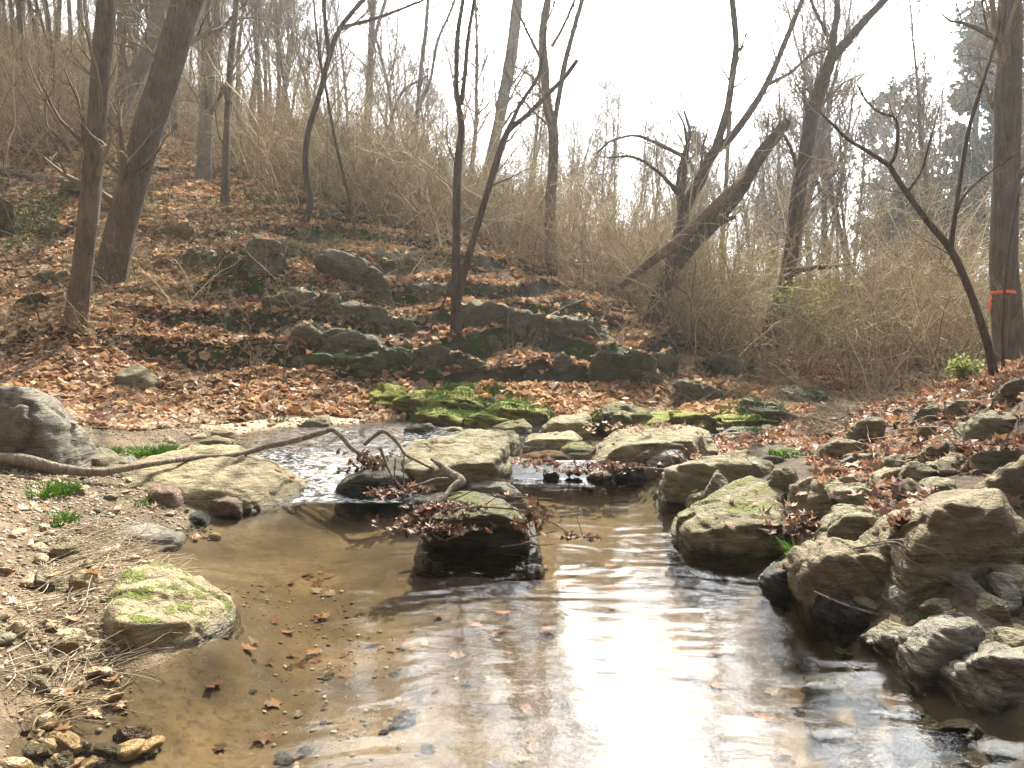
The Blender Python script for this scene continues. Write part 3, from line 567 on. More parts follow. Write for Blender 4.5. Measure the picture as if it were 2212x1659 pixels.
for lab, cr_, ol in [('leftmost mossy ledge touching the leaf bar', '5', [(310, 235), (320, 182), (420, 163), (520, 200), (640, 270), (620, 292), (520, 290), (400, 272)]),
                ('second mossy ledge from the left, bright yellow green', '5', [(480, 240), (560, 192), (700, 178), (800, 200), (900, 290), (860, 325), (700, 312), (600, 290)]),
                ('highest mossy ledge, its back edge under red leaves', '5', [(700, 250), (780, 195), (900, 178), (960, 220), (1000, 290), (900, 318)]),
                ('low mossy shelf with grass at the rapids', '5', [(610, 300), (750, 285), (860, 325), (850, 368), (700, 345)]),
                ('low mossy shelf with the brightest grass at its foot', '5', [(870, 340), (1000, 308), (1145, 350), (1100, 378), (900, 372)]),
                ('brownish mossy ledge right of the brightest grass', '5', [(1010, 300), (1100, 235), (1250, 268), (1365, 300), (1350, 362), (1200, 345)]),
                ('dark dome of mossy bedrock right of the pale pointed slab', '5', [(1700, 335), (1720, 272), (1830, 263), (1950, 330), (2060, 372), (1900, 397), (1760, 384)]),
                ('small mossy ledge tight behind the pale pointed slab', '5', [(1620, 340), (1690, 300), (1770, 384), (1650, 374)]),
                ('long mossy ledge sloping down to the right in the upper stream', '6', [(60, 270), (90, 215), (200, 192), (330, 255), (430, 280), (300, 292)]),
                ('flat mossy rocks at the far right of the ledges', '6', [(300, 250), (420, 225), (600, 232), (640, 262), (520, 285), (380, 280)]),
                ('pale flat rock among leaves at the right of the ledges', '6', [(380, 300), (440, 275), (560, 278), (580, 310), (480, 322)]),
                ('grey bedrock spine running down to the leaf strip', 'C', [(-60, 260), (-40, 190), (60, 200), (150, 230), (330, 310), (345, 355), (200, 335)]),
                ('second grey bedrock spine above the right leaf strip', 'C', [(230, 110), (330, 70), (430, 90), (560, 160), (650, 222), (520, 225), (350, 180)])]:
    rock('mossy_ledge', lab, 'rock ledge', cr_, ol, 'mossbright' if 'moss' in lab and 'dark' not in lab else ('moss' if 'dark' in lab else 'ledge'), sub=5, group=G, rough=1.5, cell=.7, z=(.16 if cr_ == '5' and max(q[1] for q in ol) > 330 else None), sink=.2)
G = 'boulders heaped on the right bank'
for lab, cr_, ol, mt, kw in [
    ('broad olive boulder at the upper corner of the pool, first of the right bank', '6', [(180, 520), (190, 460), (290, 430), (400, 400), (500, 390), (590, 420), (592, 480), (560, 510), (480, 560), (400, 592), (330, 602), (240, 572)], 'olive', dict(z=.0, t=.9, sub=6)),
    ('small upright rock leaning on the broad olive boulder', '6', [(330, 602), (325, 540), (370, 455), (412, 500), (412, 560), (380, 610)], 'bank', dict(z=.04, t=.3)),
    ('little tan rock under the small upright rock at the water', '6', [(248, 618), (260, 560), (325, 535), (328, 618)], 'tan', dict(z=.0, t=.3)),
    ('large moss-topped boulder jutting into the pool from the right bank', '6', [(245, 705), (258, 650), (330, 610), (430, 560), (560, 503), (630, 530), (646, 580), (640, 640), (672, 720), (645, 775), (560, 803), (520, 806), (440, 785), (300, 745)], 'moss', dict(z=-.01, t=1.0, sub=6, ridge=[(270, 675), (430, 690), (560, 730), (600, 670)], p=30)),
    ('grey green block behind the moss-topped boulder', '6', [(575, 510), (600, 450), (690, 440), (705, 520), (660, 570), (600, 570)], 'bank', dict()),
    ('tall narrow rock just right of the moss-topped boulder', '6', [(700, 600), (700, 510), (760, 488), (812, 520), (822, 560), (800, 600), (840, 640), (822, 682), (720, 692)], 'olive', dict(z=.14, t=.4)),
    ('wedge shaped dark boulder pointing down, under leaves', '6', [(800, 570), (850, 520), (980, 513), (1042, 560), (1030, 602), (930, 622), (870, 652)], 'bank', dict(z=.22, t=.5)),
    ('sloping green grey boulder in the middle of the right bank', '6', [(795, 765), (870, 660), (910, 613), (1000, 608), (1120, 640), (1162, 720), (1150, 800), (1100, 810), (900, 790)], 'bank', dict(z=.14, t=.6, sub=6)),
    ('rounded brown boulder at the water below the sloping green one', '6', [(725, 890), (740, 820), (800, 770), (860, 748), (960, 775), (1080, 810), (1142, 900), (1110, 992), (1060, 1022), (950, 1002), (800, 952)], 'brownrock', dict(z=.02, t=.6, sub=6)),
    ('largest brown boulder, at the right edge of the picture', '6', [(1150, 870), (1150, 780), (1180, 700), (1240, 640), (1330, 590), (1440, 550), (1520, 548), (1590, 600), (1604, 660), (1632, 760), (1600, 832), (1500, 882), (1400, 902), (1230, 905)], 'brownrock', dict(z=.24, t=.8, sub=6)),
    ('layered brown slab slanting out at the right edge above the largest boulder', '6', [(1450, 560), (1600, 450), (1720, 400), (1720, 720), (1610, 660), (1540, 600)], 'brownrock', dict(D=4.4, t=.5, rough=1.8)),
    ('pale grey block under the largest brown boulder', '6', [(1090, 985), (1100, 930), (1200, 918), (1262, 970), (1282, 1040), (1220, 1072), (1120, 1052)], 'grey', dict(z=.03, t=.35)),
    ('long flat green slab under the largest brown boulder', '6', [(1230, 945), (1300, 910), (1552, 918), (1542, 1000), (1462, 1042), (1330, 1022)], 'bank', dict(z=.08, t=.45)),
    ('dark mossy block at the right edge below the flat slab', '6', [(1500, 1045), (1550, 1010), (1670, 1020), (1670, 1140), (1550, 1122)], 'moss', dict(z=.06, t=.35)),
    ('broad grey wet rock at the lower right water edge', '6', [(1190, 1205), (1200, 1150), (1300, 1100), (1420, 1070), (1500, 1160), (1512, 1222), (1400, 1292), (1220, 1245)], 'grey', dict(z=.0, t=.5, sub=6)),
    ('grey wet rock in the lower right corner', '6', [(1400, 1305), (1500, 1260), (1560, 1200), (1720, 1180), (1720, 1410), (1500, 1410)], 'grey', dict(z=.0, t=.5, sub=6)),
    ('wet dark rock at the water right of the moss-topped boulder', '6', [(580, 890), (640, 838), (720, 850), (732, 962), (680, 975), (640, 925)], 'wet', dict(z=-.02, t=.4)),
    ('low grey rock half under water below the rounded brown boulder', '6', [(800, 1015), (810, 970), (900, 990), (1000, 1080), (900, 1103)], 'wet', dict(z=-.03, t=.3)),
    ('thin flat rock tip at the water beside the broad grey wet rock', '6', [(1010, 1140), (1050, 1108), (1180, 1110), (1222, 1170), (1180, 1193)], 'grey', dict(z=-.01, t=.3)),
    ('sunlit grey green boulder leaning left near the root mat', 'C', [(700, 482), (740, 420), (830, 340), (930, 313), (1012, 330), (980, 400), (950, 442), (920, 492), (800, 503)], 'olive', dict()),
    ('moss striped block with a sharp corner below the leaning boulder', 'C', [(520, 582), (540, 530), (650, 480), (700, 480), (850, 520), (892, 560), (740, 622), (690, 624)], 'olive', dict(p=34)),
    ('flat blue grey stone below the moss striped block', 'C', [(640, 685), (720, 620), (780, 590), (900, 590), (912, 650), (800, 692)], 'grey', dict(p=30)),
    ('sharp dark rock with a light top near the orange leaves', 'C', [(1210, 345), (1230, 290), (1300, 260), (1400, 220), (1442, 290), (1380, 332), (1250, 374)], 'bank', dict(p=34)),
    ('flat lichen covered rock right of the sharp dark rock', 'C', [(1490, 235), (1520, 190), (1700, 180), (1742, 240), (1640, 292), (1560, 292)], 'olive', dict()),
    ('long overhanging slab at the right edge under leaves', 'C', [(1610, 455), (1640, 360), (1750, 310), (1990, 288), (2100, 350), (2100, 455), (1960, 464), (1750, 484)], 'bank', dict(rough=1.4)),
    ('dark boulder in the gap under the overhanging slab', 'C', [(1530, 595), (1540, 500), (1650, 460), (1772, 490), (1750, 545), (1600, 614)], 'ledge', dict()),
    ('small round greenish stone on the leaf slope', 'C', [(1270, 425), (1270, 370), (1400, 378), (1382, 432), (1330, 482)], 'olive', dict(sub=4)),
    ('worn yellowish rock with a bone-like streak among the leaves', 'C', [(1280, 585), (1340, 520), (1500, 498), (1492, 560), (1400, 642), (1290, 662)], 'olive', dict()),
    ('sunlit cream slab almost buried in leaves in the middle of the slope', 'C', [(900, 835), (930, 760), (1050, 710), (1200, 693), (1302, 740), (1200, 802), (1100, 854)], 'tan', dict()),
    ('stacked layered slabs at the right edge above the hollow', 'C', [(1600, 685), (1750, 600), (2100, 540), (2100, 640), (1950, 684), (1750, 724)], 'bank', dict(rough=1.8)),
    ('yellow mossy boulder on top of the bank at the right edge', 'C', [(1880, 105), (1950, 40), (2100, 15), (2100, 175), (1950, 154)], 'moss', dict()),
    ('blue grey boulder behind the foot of the arching sapling', 'C', [(1600, 105), (1680, 0), (1800, -12), (1950, 20), (1925, 65), (1700, 104)], 'grey', dict(D=9.4)),
    ('thin dark slab at the head of the right bank', 'C', [(40, 645), (80, 600), (200, 618), (262, 650), (180, 664)], 'ledge', dict(sub=4)),
    ('tan flake of rock beside the red leaf', 'C', [(520, 740), (540, 690), (600, 670), (680, 740), (600, 765)], 'tan', dict(sub=4)),
    ('small sunlit stone above the tall narrow rock', 'C', [(600, 830), (640, 780), (760, 750), (800, 790), (700, 840)], 'tan', dict(sub=4)),
]:
    rock('boulder', lab, B, cr_, ol, mt, group=G, **kw)
G = 'dark rock ledges in the leafy hillside'
led = [
 ('A', [(130, 355), (150, 280), (240, 200), (350, 188), (400, 220), (432, 300), (420, 375), (300, 375)], 'ledge', 'mossy grey ledge right of the big leaning trunk'),
 ('A', [(400, 475), (420, 250), (520, 228), (562, 260), (570, 435), (480, 465)], 'ledgemoss', 'black cleft ledge in the upper left rock wall'),
 ('A', [(560, 432), (580, 270), (640, 248), (662, 400), (620, 424)], 'ledgemoss', 'vivid green mossy rock beside the black cleft'),
 ('A', [(650, 405), (650, 200), (700, 128), (790, 160), (862, 200), (862, 300), (740, 364)], 'ledge', 'blocky ledge right of the vivid mossy rock'),
 ('A', [(860, 305), (880, 170), (930, 128), (988, 170), (982, 240), (900, 313)], 'olive', 'pale sunlit upright rock ending the upper wall'),
 ('A', [(1160, 245), (1250, 228), (1400, 290), (1500, 330), (1520, 420), (1602, 480), (1590, 545), (1480, 545), (1380, 424), (1280, 334)], 'ledge', 'long grey ledge stepping down below the thin curved trees'),
 ('A', [(1400, 300), (1430, 250), (1600, 238), (1802, 250), (1762, 330), (1640, 394), (1450, 404)], 'ledge', 'broad flat topped ledge near the crest'),
 ('A', [(1790, 285), (1850, 238), (1950, 258), (2022, 300), (1990, 349), (1860, 344)], 'ledge', 'small ledge left of the twin stemmed tree near the crest'),
 ('A', [(1740, 495), (1770, 430), (1900, 428), (2032, 470), (2022, 560), (1950, 614), (1850, 594)], 'ledge', 'square dark block left of the twin stemmed tree'),
 ('A', [(700, 705), (760, 600), (850, 508), (950, 488), (962, 620), (900, 684), (830, 734)], 'ledgemoss', 'deep green rock at the left of the middle wall'),
 ('A', [(960, 545), (990, 488), (1130, 488), (1242, 530), (1252, 600), (1220, 684), (1060, 664)], 'ledge', 'lichen spotted block in the middle wall'),
 ('A', [(1250, 645), (1260, 580), (1440, 568), (1592, 600), (1602, 700), (1590, 794), (1500, 784), (1400, 734), (1240, 694)], 'ledge', 'long spotted block right of the lichen spotted block'),
 ('A', [(1600, 794), (1610, 710), (1750, 688), (1822, 740), (1740, 794), (1650, 804)], 'ledge', 'dark stub rock at the right end of the middle wall'),
 ('A', [(840, 935), (850, 800), (950, 718), (1080, 740), (1200, 788), (1400, 798), (1522, 830), (1480, 904), (1330, 934), (1250, 974), (1050, 980), (900, 984)], 'ledge', 'largest grey rock face at the foot of the hill'),
 ('A', [(1010, 1045), (1020, 980), (1250, 970), (1340, 940), (1540, 930), (1562, 1040), (1400, 1084), (1200, 1064)], 'ledgemoss', 'dark undercut mossy rock below the largest face'),
 ('A', [(1560, 1005), (1590, 910), (1700, 888), (1782, 930), (1750, 1020), (1690, 1094), (1580, 1104)], 'ledgemoss', 'green moss covered rock in the lowest row'),
 ('A', [(1770, 1005), (1800, 920), (1950, 858), (2032, 900), (1990, 960), (1900, 1044), (1780, 1054)], 'ledge', 'grey leaning rock right of the green one in the lowest row'),
 ('A', [(1960, 1085), (1970, 960), (2080, 928), (2200, 970), (2282, 1010), (2272, 1114), (2100, 1124)], 'ledgemoss', 'dark rock under the foot of the twin stemmed tree'),
 ('A', [(1700, 1105), (1750, 1040), (1900, 1048), (1962, 1100), (1850, 1124)], 'ledgemoss', 'small dark rock low between two lowest row rocks'),
 ('B', [(170, 425), (180, 300), (250, 218), (360, 238), (500, 258), (562, 340), (562, 450), (540, 504), (400, 474), (200, 434)], 'ledge', 'cracked rock wall right of the twin stemmed tree'),
 ('B', [(560, 485), (560, 310), (640, 328), (732, 330), (722, 430), (660, 504)], 'ledge', 'upright slab right of the cracked wall'),
 ('B', [(720, 525), (740, 400), (850, 358), (1000, 348), (1152, 430), (1202, 500), (1000, 544), (800, 544)], 'ledge', 'ledge with hanging dry grass below the dead branch'),
 ('B', [(940, 352), (950, 300), (1040, 288), (1102, 350), (1000, 362)], 'ledge', 'small rock on the crest under the thicket'),
 ('B', [(1140, 645), (1190, 560), (1280, 538), (1380, 578), (1500, 640), (1522, 760), (1512, 864), (1350, 854), (1260, 794), (1180, 724)], 'ledgemoss', 'big dark mossy rock face at the right foot of the hill'),
 ('B', [(1510, 705), (1520, 620), (1620, 598), (1682, 650), (1650, 764), (1540, 784)], 'ledge', 'grey rock behind the big dark mossy face'),
 ('B', [(1660, 915), (1700, 800), (1850, 798), (1982, 900), (1970, 964), (1780, 954), (1660, 934)], 'ledge', 'last pale rock of the hill foot before the leaf strip'),
 ('B', [(1840, 565), (1850, 510), (1960, 518), (1962, 564)], 'ledge', 'small grey rock on the right shoulder of the hill'),
 ('B', [(810, 725), (820, 620), (880, 598), (932, 650), (880, 724)], 'ledge', 'brown grey rock in the leaf slope below the cracked wall'),
 ('B', [(490, 625), (510, 580), (560, 578), (622, 634)], 'ledge', 'little rock peeking from red leaves below the cracked wall'),
 ('B', [(240, 520), (260, 475), (370, 475), (410, 530)], 'ledge', 'low rock right of the foot of the twin stemmed tree'),
 ('B', [(1940, 700), (1950, 620), (2080, 640), (2210, 760), (2100, 790)], 'ledge', 'dark sloping rock on the shoulder near the cut bank'),
 ('E', [(285, 785), (320, 718), (380, 728), (402, 800), (360, 874), (320, 854)], 'olive', 'bright sunlit rock left of the front trunk'),
 ('E', [(210, 1115), (300, 1060), (450, 1058), (440, 1184), (250, 1184)], 'ledge', 'low rock left of the front trunk'),
 ('E', [(570, 1184), (580, 1040), (650, 1018), (702, 1110), (650, 1184)], 'ledge', 'rock standing between the front trunk and the big leaning trunk'),
 ('E', [(100, 1295), (200, 1200), (352, 1270), (280, 1314)], 'ledgemoss', 'mossy flat rock at the lower left of the front trunk'),
 ('E', [(1060, 835), (1100, 740), (1232, 758), (1242, 840), (1150, 854)], 'olive', 'pale green rock right of the big leaning trunk'),
 ('E', [(390, 595), (420, 470), (560, 455), (565, 565)], 'ledge', 'dark shelf rock under the fallen logs'),
 ('E', [(-20, 800), (-10, 560), (60, 600), (80, 760), (40, 850)], 'ledgemoss', 'mossy rock at the left edge of the hillside'),
]
for cr_, ol, mt, lab in led:
    rock('rock_ledge', lab, 'rock ledge', cr_, ol, mt, ledge=True, sub=5, group=G, sink=.35, rough=1.0, p=30)

# cobbles: many small stones, each its own object with shared meshes
def proto_rock(seed, flat=.6, sub=3):
    rg = np.random.default_rng(seed); pts = rg.normal(size=(16, 3)); pts /= np.linalg.norm(pts, axis=1)[:, None]; pts *= np.array([1, .75, flat]) * .5
    V, f, s = hullmesh(pts, seed, sub, 18, .8, 0); return V, f
def pm(name, mat, seeds, flat=.6, sub=3):
    r_ = []
    for s in seeds:
        V_, f_ = proto_rock(s, flat, sub); me = mesh(name, V_, f_); me.materials.append(M[mat]); r_.append(me)
    return r_
def place_many(name, label, cat, group, meshes, pts, smin, smax, sink=.15, flatrot=True):
    for q in pts:
        o = bpy.data.objects.new(name, meshes[rng.integers(len(meshes))]); C.objects.link(o)
        s = smin + (smax - smin) * rng.random() ** 2.2; o.scale = (s * rng.uniform(.8, 1.3), s, s * rng.uniform(.7, 1.1))
        o.rotation_euler = (rng.normal() * .2, rng.normal() * .2, rng.uniform(0, 6.28))
        o.location = (q[0], q[1], q[2] + s * (.25 - sink)); tag(o, label, cat, group)
def region_pts(n, poly, key=None):
    """n points on the terrain inside a polygon of picture coordinates, spread evenly over the ground"""
    poly = np.array(poly, float); W3 = np.array([atz(u, v, .15 if v > 760 else 1.5)[:2] if v > 760 else at(u, v, hit(u, v))[:2] for u, v in poly])
    lo, hi = W3.min(0), W3.max(0); out_ = []
    while len(out_) < n:
        q = rng.uniform(lo, hi, (n * 3, 2)); ins = np.zeros(len(q), bool); j = len(W3) - 1
        for i in range(len(W3)):
            xi, yi = W3[i]; xj, yj = W3[j]
            cnd = ((yi > q[:, 1]) != (yj > q[:, 1])) & (q[:, 0] < (xj - xi) * (q[:, 1] - yi) / (yj - yi + 1e-12) + xi); ins ^= cnd; j = i
        q = q[ins]; out_ += q.tolist()
        if not len(q): break
    q = np.array(out_[:n]); return np.c_[q, terr(q[:, 0], q[:, 1])]
LB = [(0, 1560), (120, 1480), (300, 1420), (230, 1330), (330, 1200), (330, 1130), (480, 1095), (330, 1060), (100, 1020), (-40, 1020), (-40, 1560)]
cob = pm('cobble', 'cobble', [1, 2, 3, 4, 5]); cobg = pm('cobble', 'bank', [6, 7, 8]); cobr = pm('cobble', 'red', [9, 10])
place_many('cobble', 'small tan or brown cobble on the muddy left bank', 'cobble', 'cobbles on the muddy left bank', cob + cob + cobg + cobr, region_pts(170, LB), .035, .13)
SH = [(480, 975), (600, 935), (780, 912), (900, 905), (840, 890), (700, 880), (450, 905), (300, 940), (350, 975)]
place_many('cobble', 'pale cobble along the far shore of the gravel bar', 'cobble', 'pale cobbles along the gravel bar shore', cob, region_pts(110, SH), .05, .17)
place_many('rubble_stone', 'grey green rubble stone among the leaves of the right bank', 'rubble', 'rubble stones on the right bank', pm('cobble', 'bank', [31, 32, 33, 34], .5, 4) + pm('cobble', 'olive', [35, 36], .45, 4), region_pts(70, [(1700, 1000), (1650, 960), (1800, 880), (2000, 850), (2200, 850), (2200, 1050), (2000, 1080), (1850, 1150), (1750, 1080)]), .12, .3)
place_many('rubble_stone', 'dark block filling a gap between the big right bank boulders', 'rubble', 'rubble stones on the right bank', pm('cobble', 'bank', [131, 132, 133, 134], .7, 4), region_pts(60, [(1720, 1190), (1760, 1290), (1960, 1340), (2230, 1380), (2300, 1150), (2100, 1060), (1900, 1080), (1780, 1090)]), .15, .34)
place_many('stream_stone', 'stone lying in the shallow upper stream', 'stone', 'stones in the upper stream', pm('cobble', 'wet', [41, 42, 43], .5, 4) + pm('cobble', 'tan', [44], .5, 4), region_pts(60, [(1300, 1000), (1230, 960), (1330, 935), (1500, 930), (1700, 930), (1700, 960), (1500, 975)]), .08, .25)
place_many('shallows_stone', 'stone on the bed or edge of the shallow lower right water', 'stone', 'stones in the shallow water at lower right', pm('cobble', 'wet', [51, 52, 53], .45, 4), region_pts(50, [(1720, 1250), (1800, 1300), (2000, 1400), (2200, 1500), (2200, 1640), (2050, 1600), (1900, 1480), (1720, 1330)]), .1, .3)
place_many('bed_stone', 'dark stone on the sandy bed of the pool', 'stone', 'stones on the pool bed', pm('cobble', 'wet', [61, 62], .35, 3), region_pts(30, [(400, 1450), (500, 1250), (900, 1250), (1300, 1300), (1500, 1600), (300, 1600)]), .04, .15)
place_many('rubble_stone', 'big angular wet block piled along the lower right shore', 'rubble', 'blocks along the lower right shore', pm('cobble', 'bank', [141, 142, 143], .7, 5) + pm('cobble', 'grey', [144, 145], .6, 5), region_pts(14, [(1990, 1340), (2070, 1390), (2240, 1450), (2330, 1400), (2240, 1290), (2050, 1290)]), .2, .34, .2)
place_many('shore_stone', 'half sunk stone along the edge of the left bank', 'stone', 'stones along the left bank waterline', cob + cobg + cobr + pm('cobble', 'wet', [151, 152], .5, 3), region_pts(70, [(-30, 1650), (20, 1625), (140, 1525), (335, 1455), (330, 1425), (120, 1485), (-30, 1590)]), .05, .17)
# gravel
def scatter_mesh(V0, F0, pts, scale, rot, tilt=None):
    n, k = len(pts), len(V0); c, s = np.cos(rot), np.sin(rot)
    v = np.broadcast_to(V0, (n, k, 3)).copy() * scale[:, None, None]
    if tilt is not None:
        ca, sa = np.cos(tilt[:, 0])[:, None], np.sin(tilt[:, 0])[:, None]; yy, zz = v[:, :, 1] * ca - v[:, :, 2] * sa, v[:, :, 1] * sa + v[:, :, 2] * ca; v[:, :, 1], v[:, :, 2] = yy, zz
        ca, sa = np.cos(tilt[:, 1])[:, None], np.sin(tilt[:, 1])[:, None]; xx, zz = v[:, :, 0] * ca + v[:, :, 2] * sa, -v[:, :, 0] * sa + v[:, :, 2] * ca; v[:, :, 0], v[:, :, 2] = xx, zz
    xx, yy = v[:, :, 0] * c[:, None] - v[:, :, 1] * s[:, None], v[:, :, 0] * s[:, None] + v[:, :, 1] * c[:, None]
    v[:, :, 0], v[:, :, 1] = xx, yy; v += pts[:, None]
    f = (F0[None] + (np.arange(n) * k)[:, None, None]).reshape(-1, F0.shape[1]); return v.reshape(-1, 3), f
m, t, b = newmat('gravel', .85); g = geo(t)
L(t, ramp(t, g.outputs['Random Per Island'], [(0, (.10, .07, .045)), (.4, (.21, .16, .11)), (.75, (.34, .28, .20)), (1, (.52, .47, .39))]).outputs[0], b.inputs['Base Color']); M['gravel'] = m
gv, gf = ico(1); gv = gv * np.array([1, .8, .55])
gp = np.concatenate([region_pts(4500, LB), region_pts(5000, [(300, 975), (480, 985), (620, 950), (900, 908), (840, 885), (500, 885), (100, 950)]), region_pts(500, [(200, 1620), (500, 1500), (600, 1250), (420, 1180), (700, 1110), (1000, 1300), (900, 1620)])])
gs = .004 + .018 * rng.random(len(gp)) ** 3
V_, f_ = scatter_mesh(gv, gf, gp + np.array([0, 0, .002]), gs, rng.uniform(0, 6.28, len(gp)), rng.normal(size=(len(gp), 2)) * .3)
tag(link('gravel', mesh('gravel', V_, f_), M['gravel']), 'loose tan gravel and pebbles on the left bank and bar', 'gravel', kind='stuff')

# ---------------------------------------------------------------- leaves
def leafshape(lob):
    if lob:   # lobed plane / maple leaf
        an = np.array([-90, -58, -38, -18, 5, 25, 45, 68, 90, 112, 135, 155, 175, 198, 218, 238]); rr = np.array([.12, .42, .30, .52, .30, .56, .36, .34, .62, .34, .36, .56, .30, .52, .30, .42]) 
        a = np.radians(an); P_ = np.stack([np.cos(a) * rr, np.sin(a) * rr + .05, np.zeros(16)], 1); P_ = np.concatenate([P_, [[0, 0, 0]]])
        Fc = np.array([[16, i, (i + 1) % 16] for i in range(16)])
    else:
        P_ = np.array([[-.5, -.3, 0], [.0, -.45, 0], [.5, -.25, 0], [.42, .3, 0], [0, .5, 0], [-.45, .3, 0.]]); Fc = np.array([[0, 1, 4, 5], [1, 2, 3, 4]])
    return P_, Fc
def leafbatch(pts, size, lob, tiltamp=.45, curl=.5, nv=10):
    Vs, Fs = [], []; off = 0; P_, Fc = leafshape(lob); idx = rng.integers(0, nv, len(pts))
    for k in range(nv):
        c1, c2, ph = rng.uniform(-.2, 1) * curl, rng.uniform(-.2, .8) * curl, rng.uniform(0, 6)
        Q = P_.copy(); Q[:, 2] = c1 * Q[:, 0] ** 2 + c2 * Q[:, 1] ** 2 + curl * .18 * np.sin(Q[:, 0] * 9 + ph) * np.abs(Q[:, 1]) * (1 if lob else 0)
        if not lob: Q[:, 2] += curl * .2 * rng.normal(size=len(Q))
        s = idx == k; q = pts[s]
        v, f = scatter_mesh(Q, Fc, q, size[s], rng.uniform(0, 6.28, len(q)), rng.normal(size=(len(q), 2)) * tiltamp)
        Vs.append(v); Fs.append(f + off); off += len(v)
    return np.concatenate(Vs), np.concatenate(Fs)
def polarscatter(n, th0, th1, r0, r1, power=2.0):
    """uniform over the ground for power 2; smaller powers put more leaves near"""
    th = rng.uniform(th0, th1, n); q = rng.random(n)
    r_ = (r0 ** power + q * (r1 ** power - r0 ** power)) ** (1 / power); x_, y_ = np.sin(th) * r_, np.cos(th) * r_
    return x_, y_
def slope_lift(x_, y_):
    return terr(x_, y_)
# hillside
n = 150000; x_, y_ = polarscatter(n, R(-42), R(40), 11.2, 34, 1.3); z_ = terr(x_, y_)
dens = .35 + .65 * sst(-.25, .2, fbm(p3(x_, y_, .7), 3, 70))
sl = np.abs(terr(x_, y_ + .06) - z_) / .06
k = (z_ > wlev(x_, y_) + .03) & (rng.random(n) < dens * (1 - .7 * sst(.9, 1.6, sl))) & (y_ > 10.5)
# the green vine patch keeps fewer leaves
x_, y_, z_ = x_[k], y_[k], z_[k]
pts = np.c_[x_, y_, z_ + rng.uniform(.0, .05, len(x_))]; size = .05 + .15 * rng.random(len(pts)) ** 1.5
V_, f_ = leafbatch(pts, size, False, .55, .7, 14)
tag(link('leaf_litter', mesh('leaf_litter', V_, f_, False), M['leaf_brown']), 'brown fallen leaves covering the hillside', 'leaf litter', kind='stuff')
# bleached leaves on the bar
q = region_pts(30000, [(-60, 930), (250, 945), (420, 930), (640, 905), (880, 900), (850, 868), (700, 830), (400, 800), (-60, 790)])
q[:, 2] += rng.uniform(0, .04, len(q)); V_, f_ = leafbatch(q, rng.uniform(.05, .14, len(q)), False, .5, .7, 14)
tag(link('leaf_litter', mesh('leaf_litter', V_, f_, False), M['leaf_pale']), 'sun bleached pale leaves covering the gravel bar', 'leaf litter', kind='stuff')
# leaves on the right bank
q1 = region_pts(4600, [(1760, 1100), (1730, 1010), (1660, 960), (1780, 900), (1900, 870), (2060, 840), (2300, 830), (2350, 1100), (2200, 1180), (2000, 1120), (1900, 1190), (1800, 1180)])
q2 = region_pts(500, [(1450, 1020), (1200, 1010), (1500, 960), (1700, 930), (1700, 960), (1560, 1010)])
q = np.concatenate([q1, q2]); q = q[q[:, 2] > .1]; q[:, 2] += rng.uniform(.005, .05, len(q))
V_, f_ = leafbatch(q, .05 + .11 * rng.random(len(q)) ** 1.4, True, .33, 1.5, 24)
tag(link('leaf_litter', mesh('leaf_litter', V_, f_, True), M['leaf_red']), 'large reddish brown lobed leaves lying between the right bank boulders', 'leaf litter', kind='stuff')
for kind_, dens_, mt_, lob_, smn, smx, lab_ in [('ledge', 46, 'leaf_brown', False, .06, .16, 'brown leaves lying on top of the rock ledges'), ('bank', 22, 'leaf_red', True, .04, .10, 'reddish leaves fallen onto the right bank boulders'), ('other', 5, 'leaf_brown', True, .04, .10, 'few leaves lying on the stream boulders')]:
    q = [v_[rng.integers(0, len(v_), max(1, int(ar * dens_)))] for v_, k_, ar in TOPS if k_ == kind_]; q = np.concatenate(q); q = q[q[:, 2] > .12] + [0, 0, .012]
    cl = fbm(q * 2.2, 2, 12); q = q[rng.random(len(q)) < np.clip(.6 + cl * 1.6, .05, 1)]; V_, f_ = leafbatch(q, rng.uniform(smn, smx, len(q)), lob_, .3, 1.0, 16)
    tag(link('leaf_litter', mesh('leaf_litter', V_, f_, lob_), M[mt_]), lab_, 'leaf litter', kind='stuff')
# scattered leaves on left mud
q = region_pts(150, LB); q[:, 2] += .012; V_, f_ = leafbatch(q, rng.uniform(.03, .09, len(q)), True, .4, 1.2, 12)
tag(link('leaf_litter', mesh('leaf_litter', V_, f_, True), M['leaf_pale']), 'few dry leaves scattered on the muddy left bank', 'leaf litter', kind='stuff')

q = region_pts(130, [(60, 1600), (450, 1380), (420, 1200), (620, 1120), (1100, 1100), (1450, 1100), (1600, 1250), (1900, 1450), (2150, 1620)]); q = q[q[:, 2] < -.03]; q[:, 2] += .012
V_, f_ = leafbatch(q, rng.uniform(.04, .12, len(q)), True, .15, .4, 10)
tag(link('sunken_leaves', mesh('sunken_leaves', V_, f_, True), M['leaf_wet']), 'dark sodden leaves lying on the pool bed', 'leaf litter', kind='stuff')

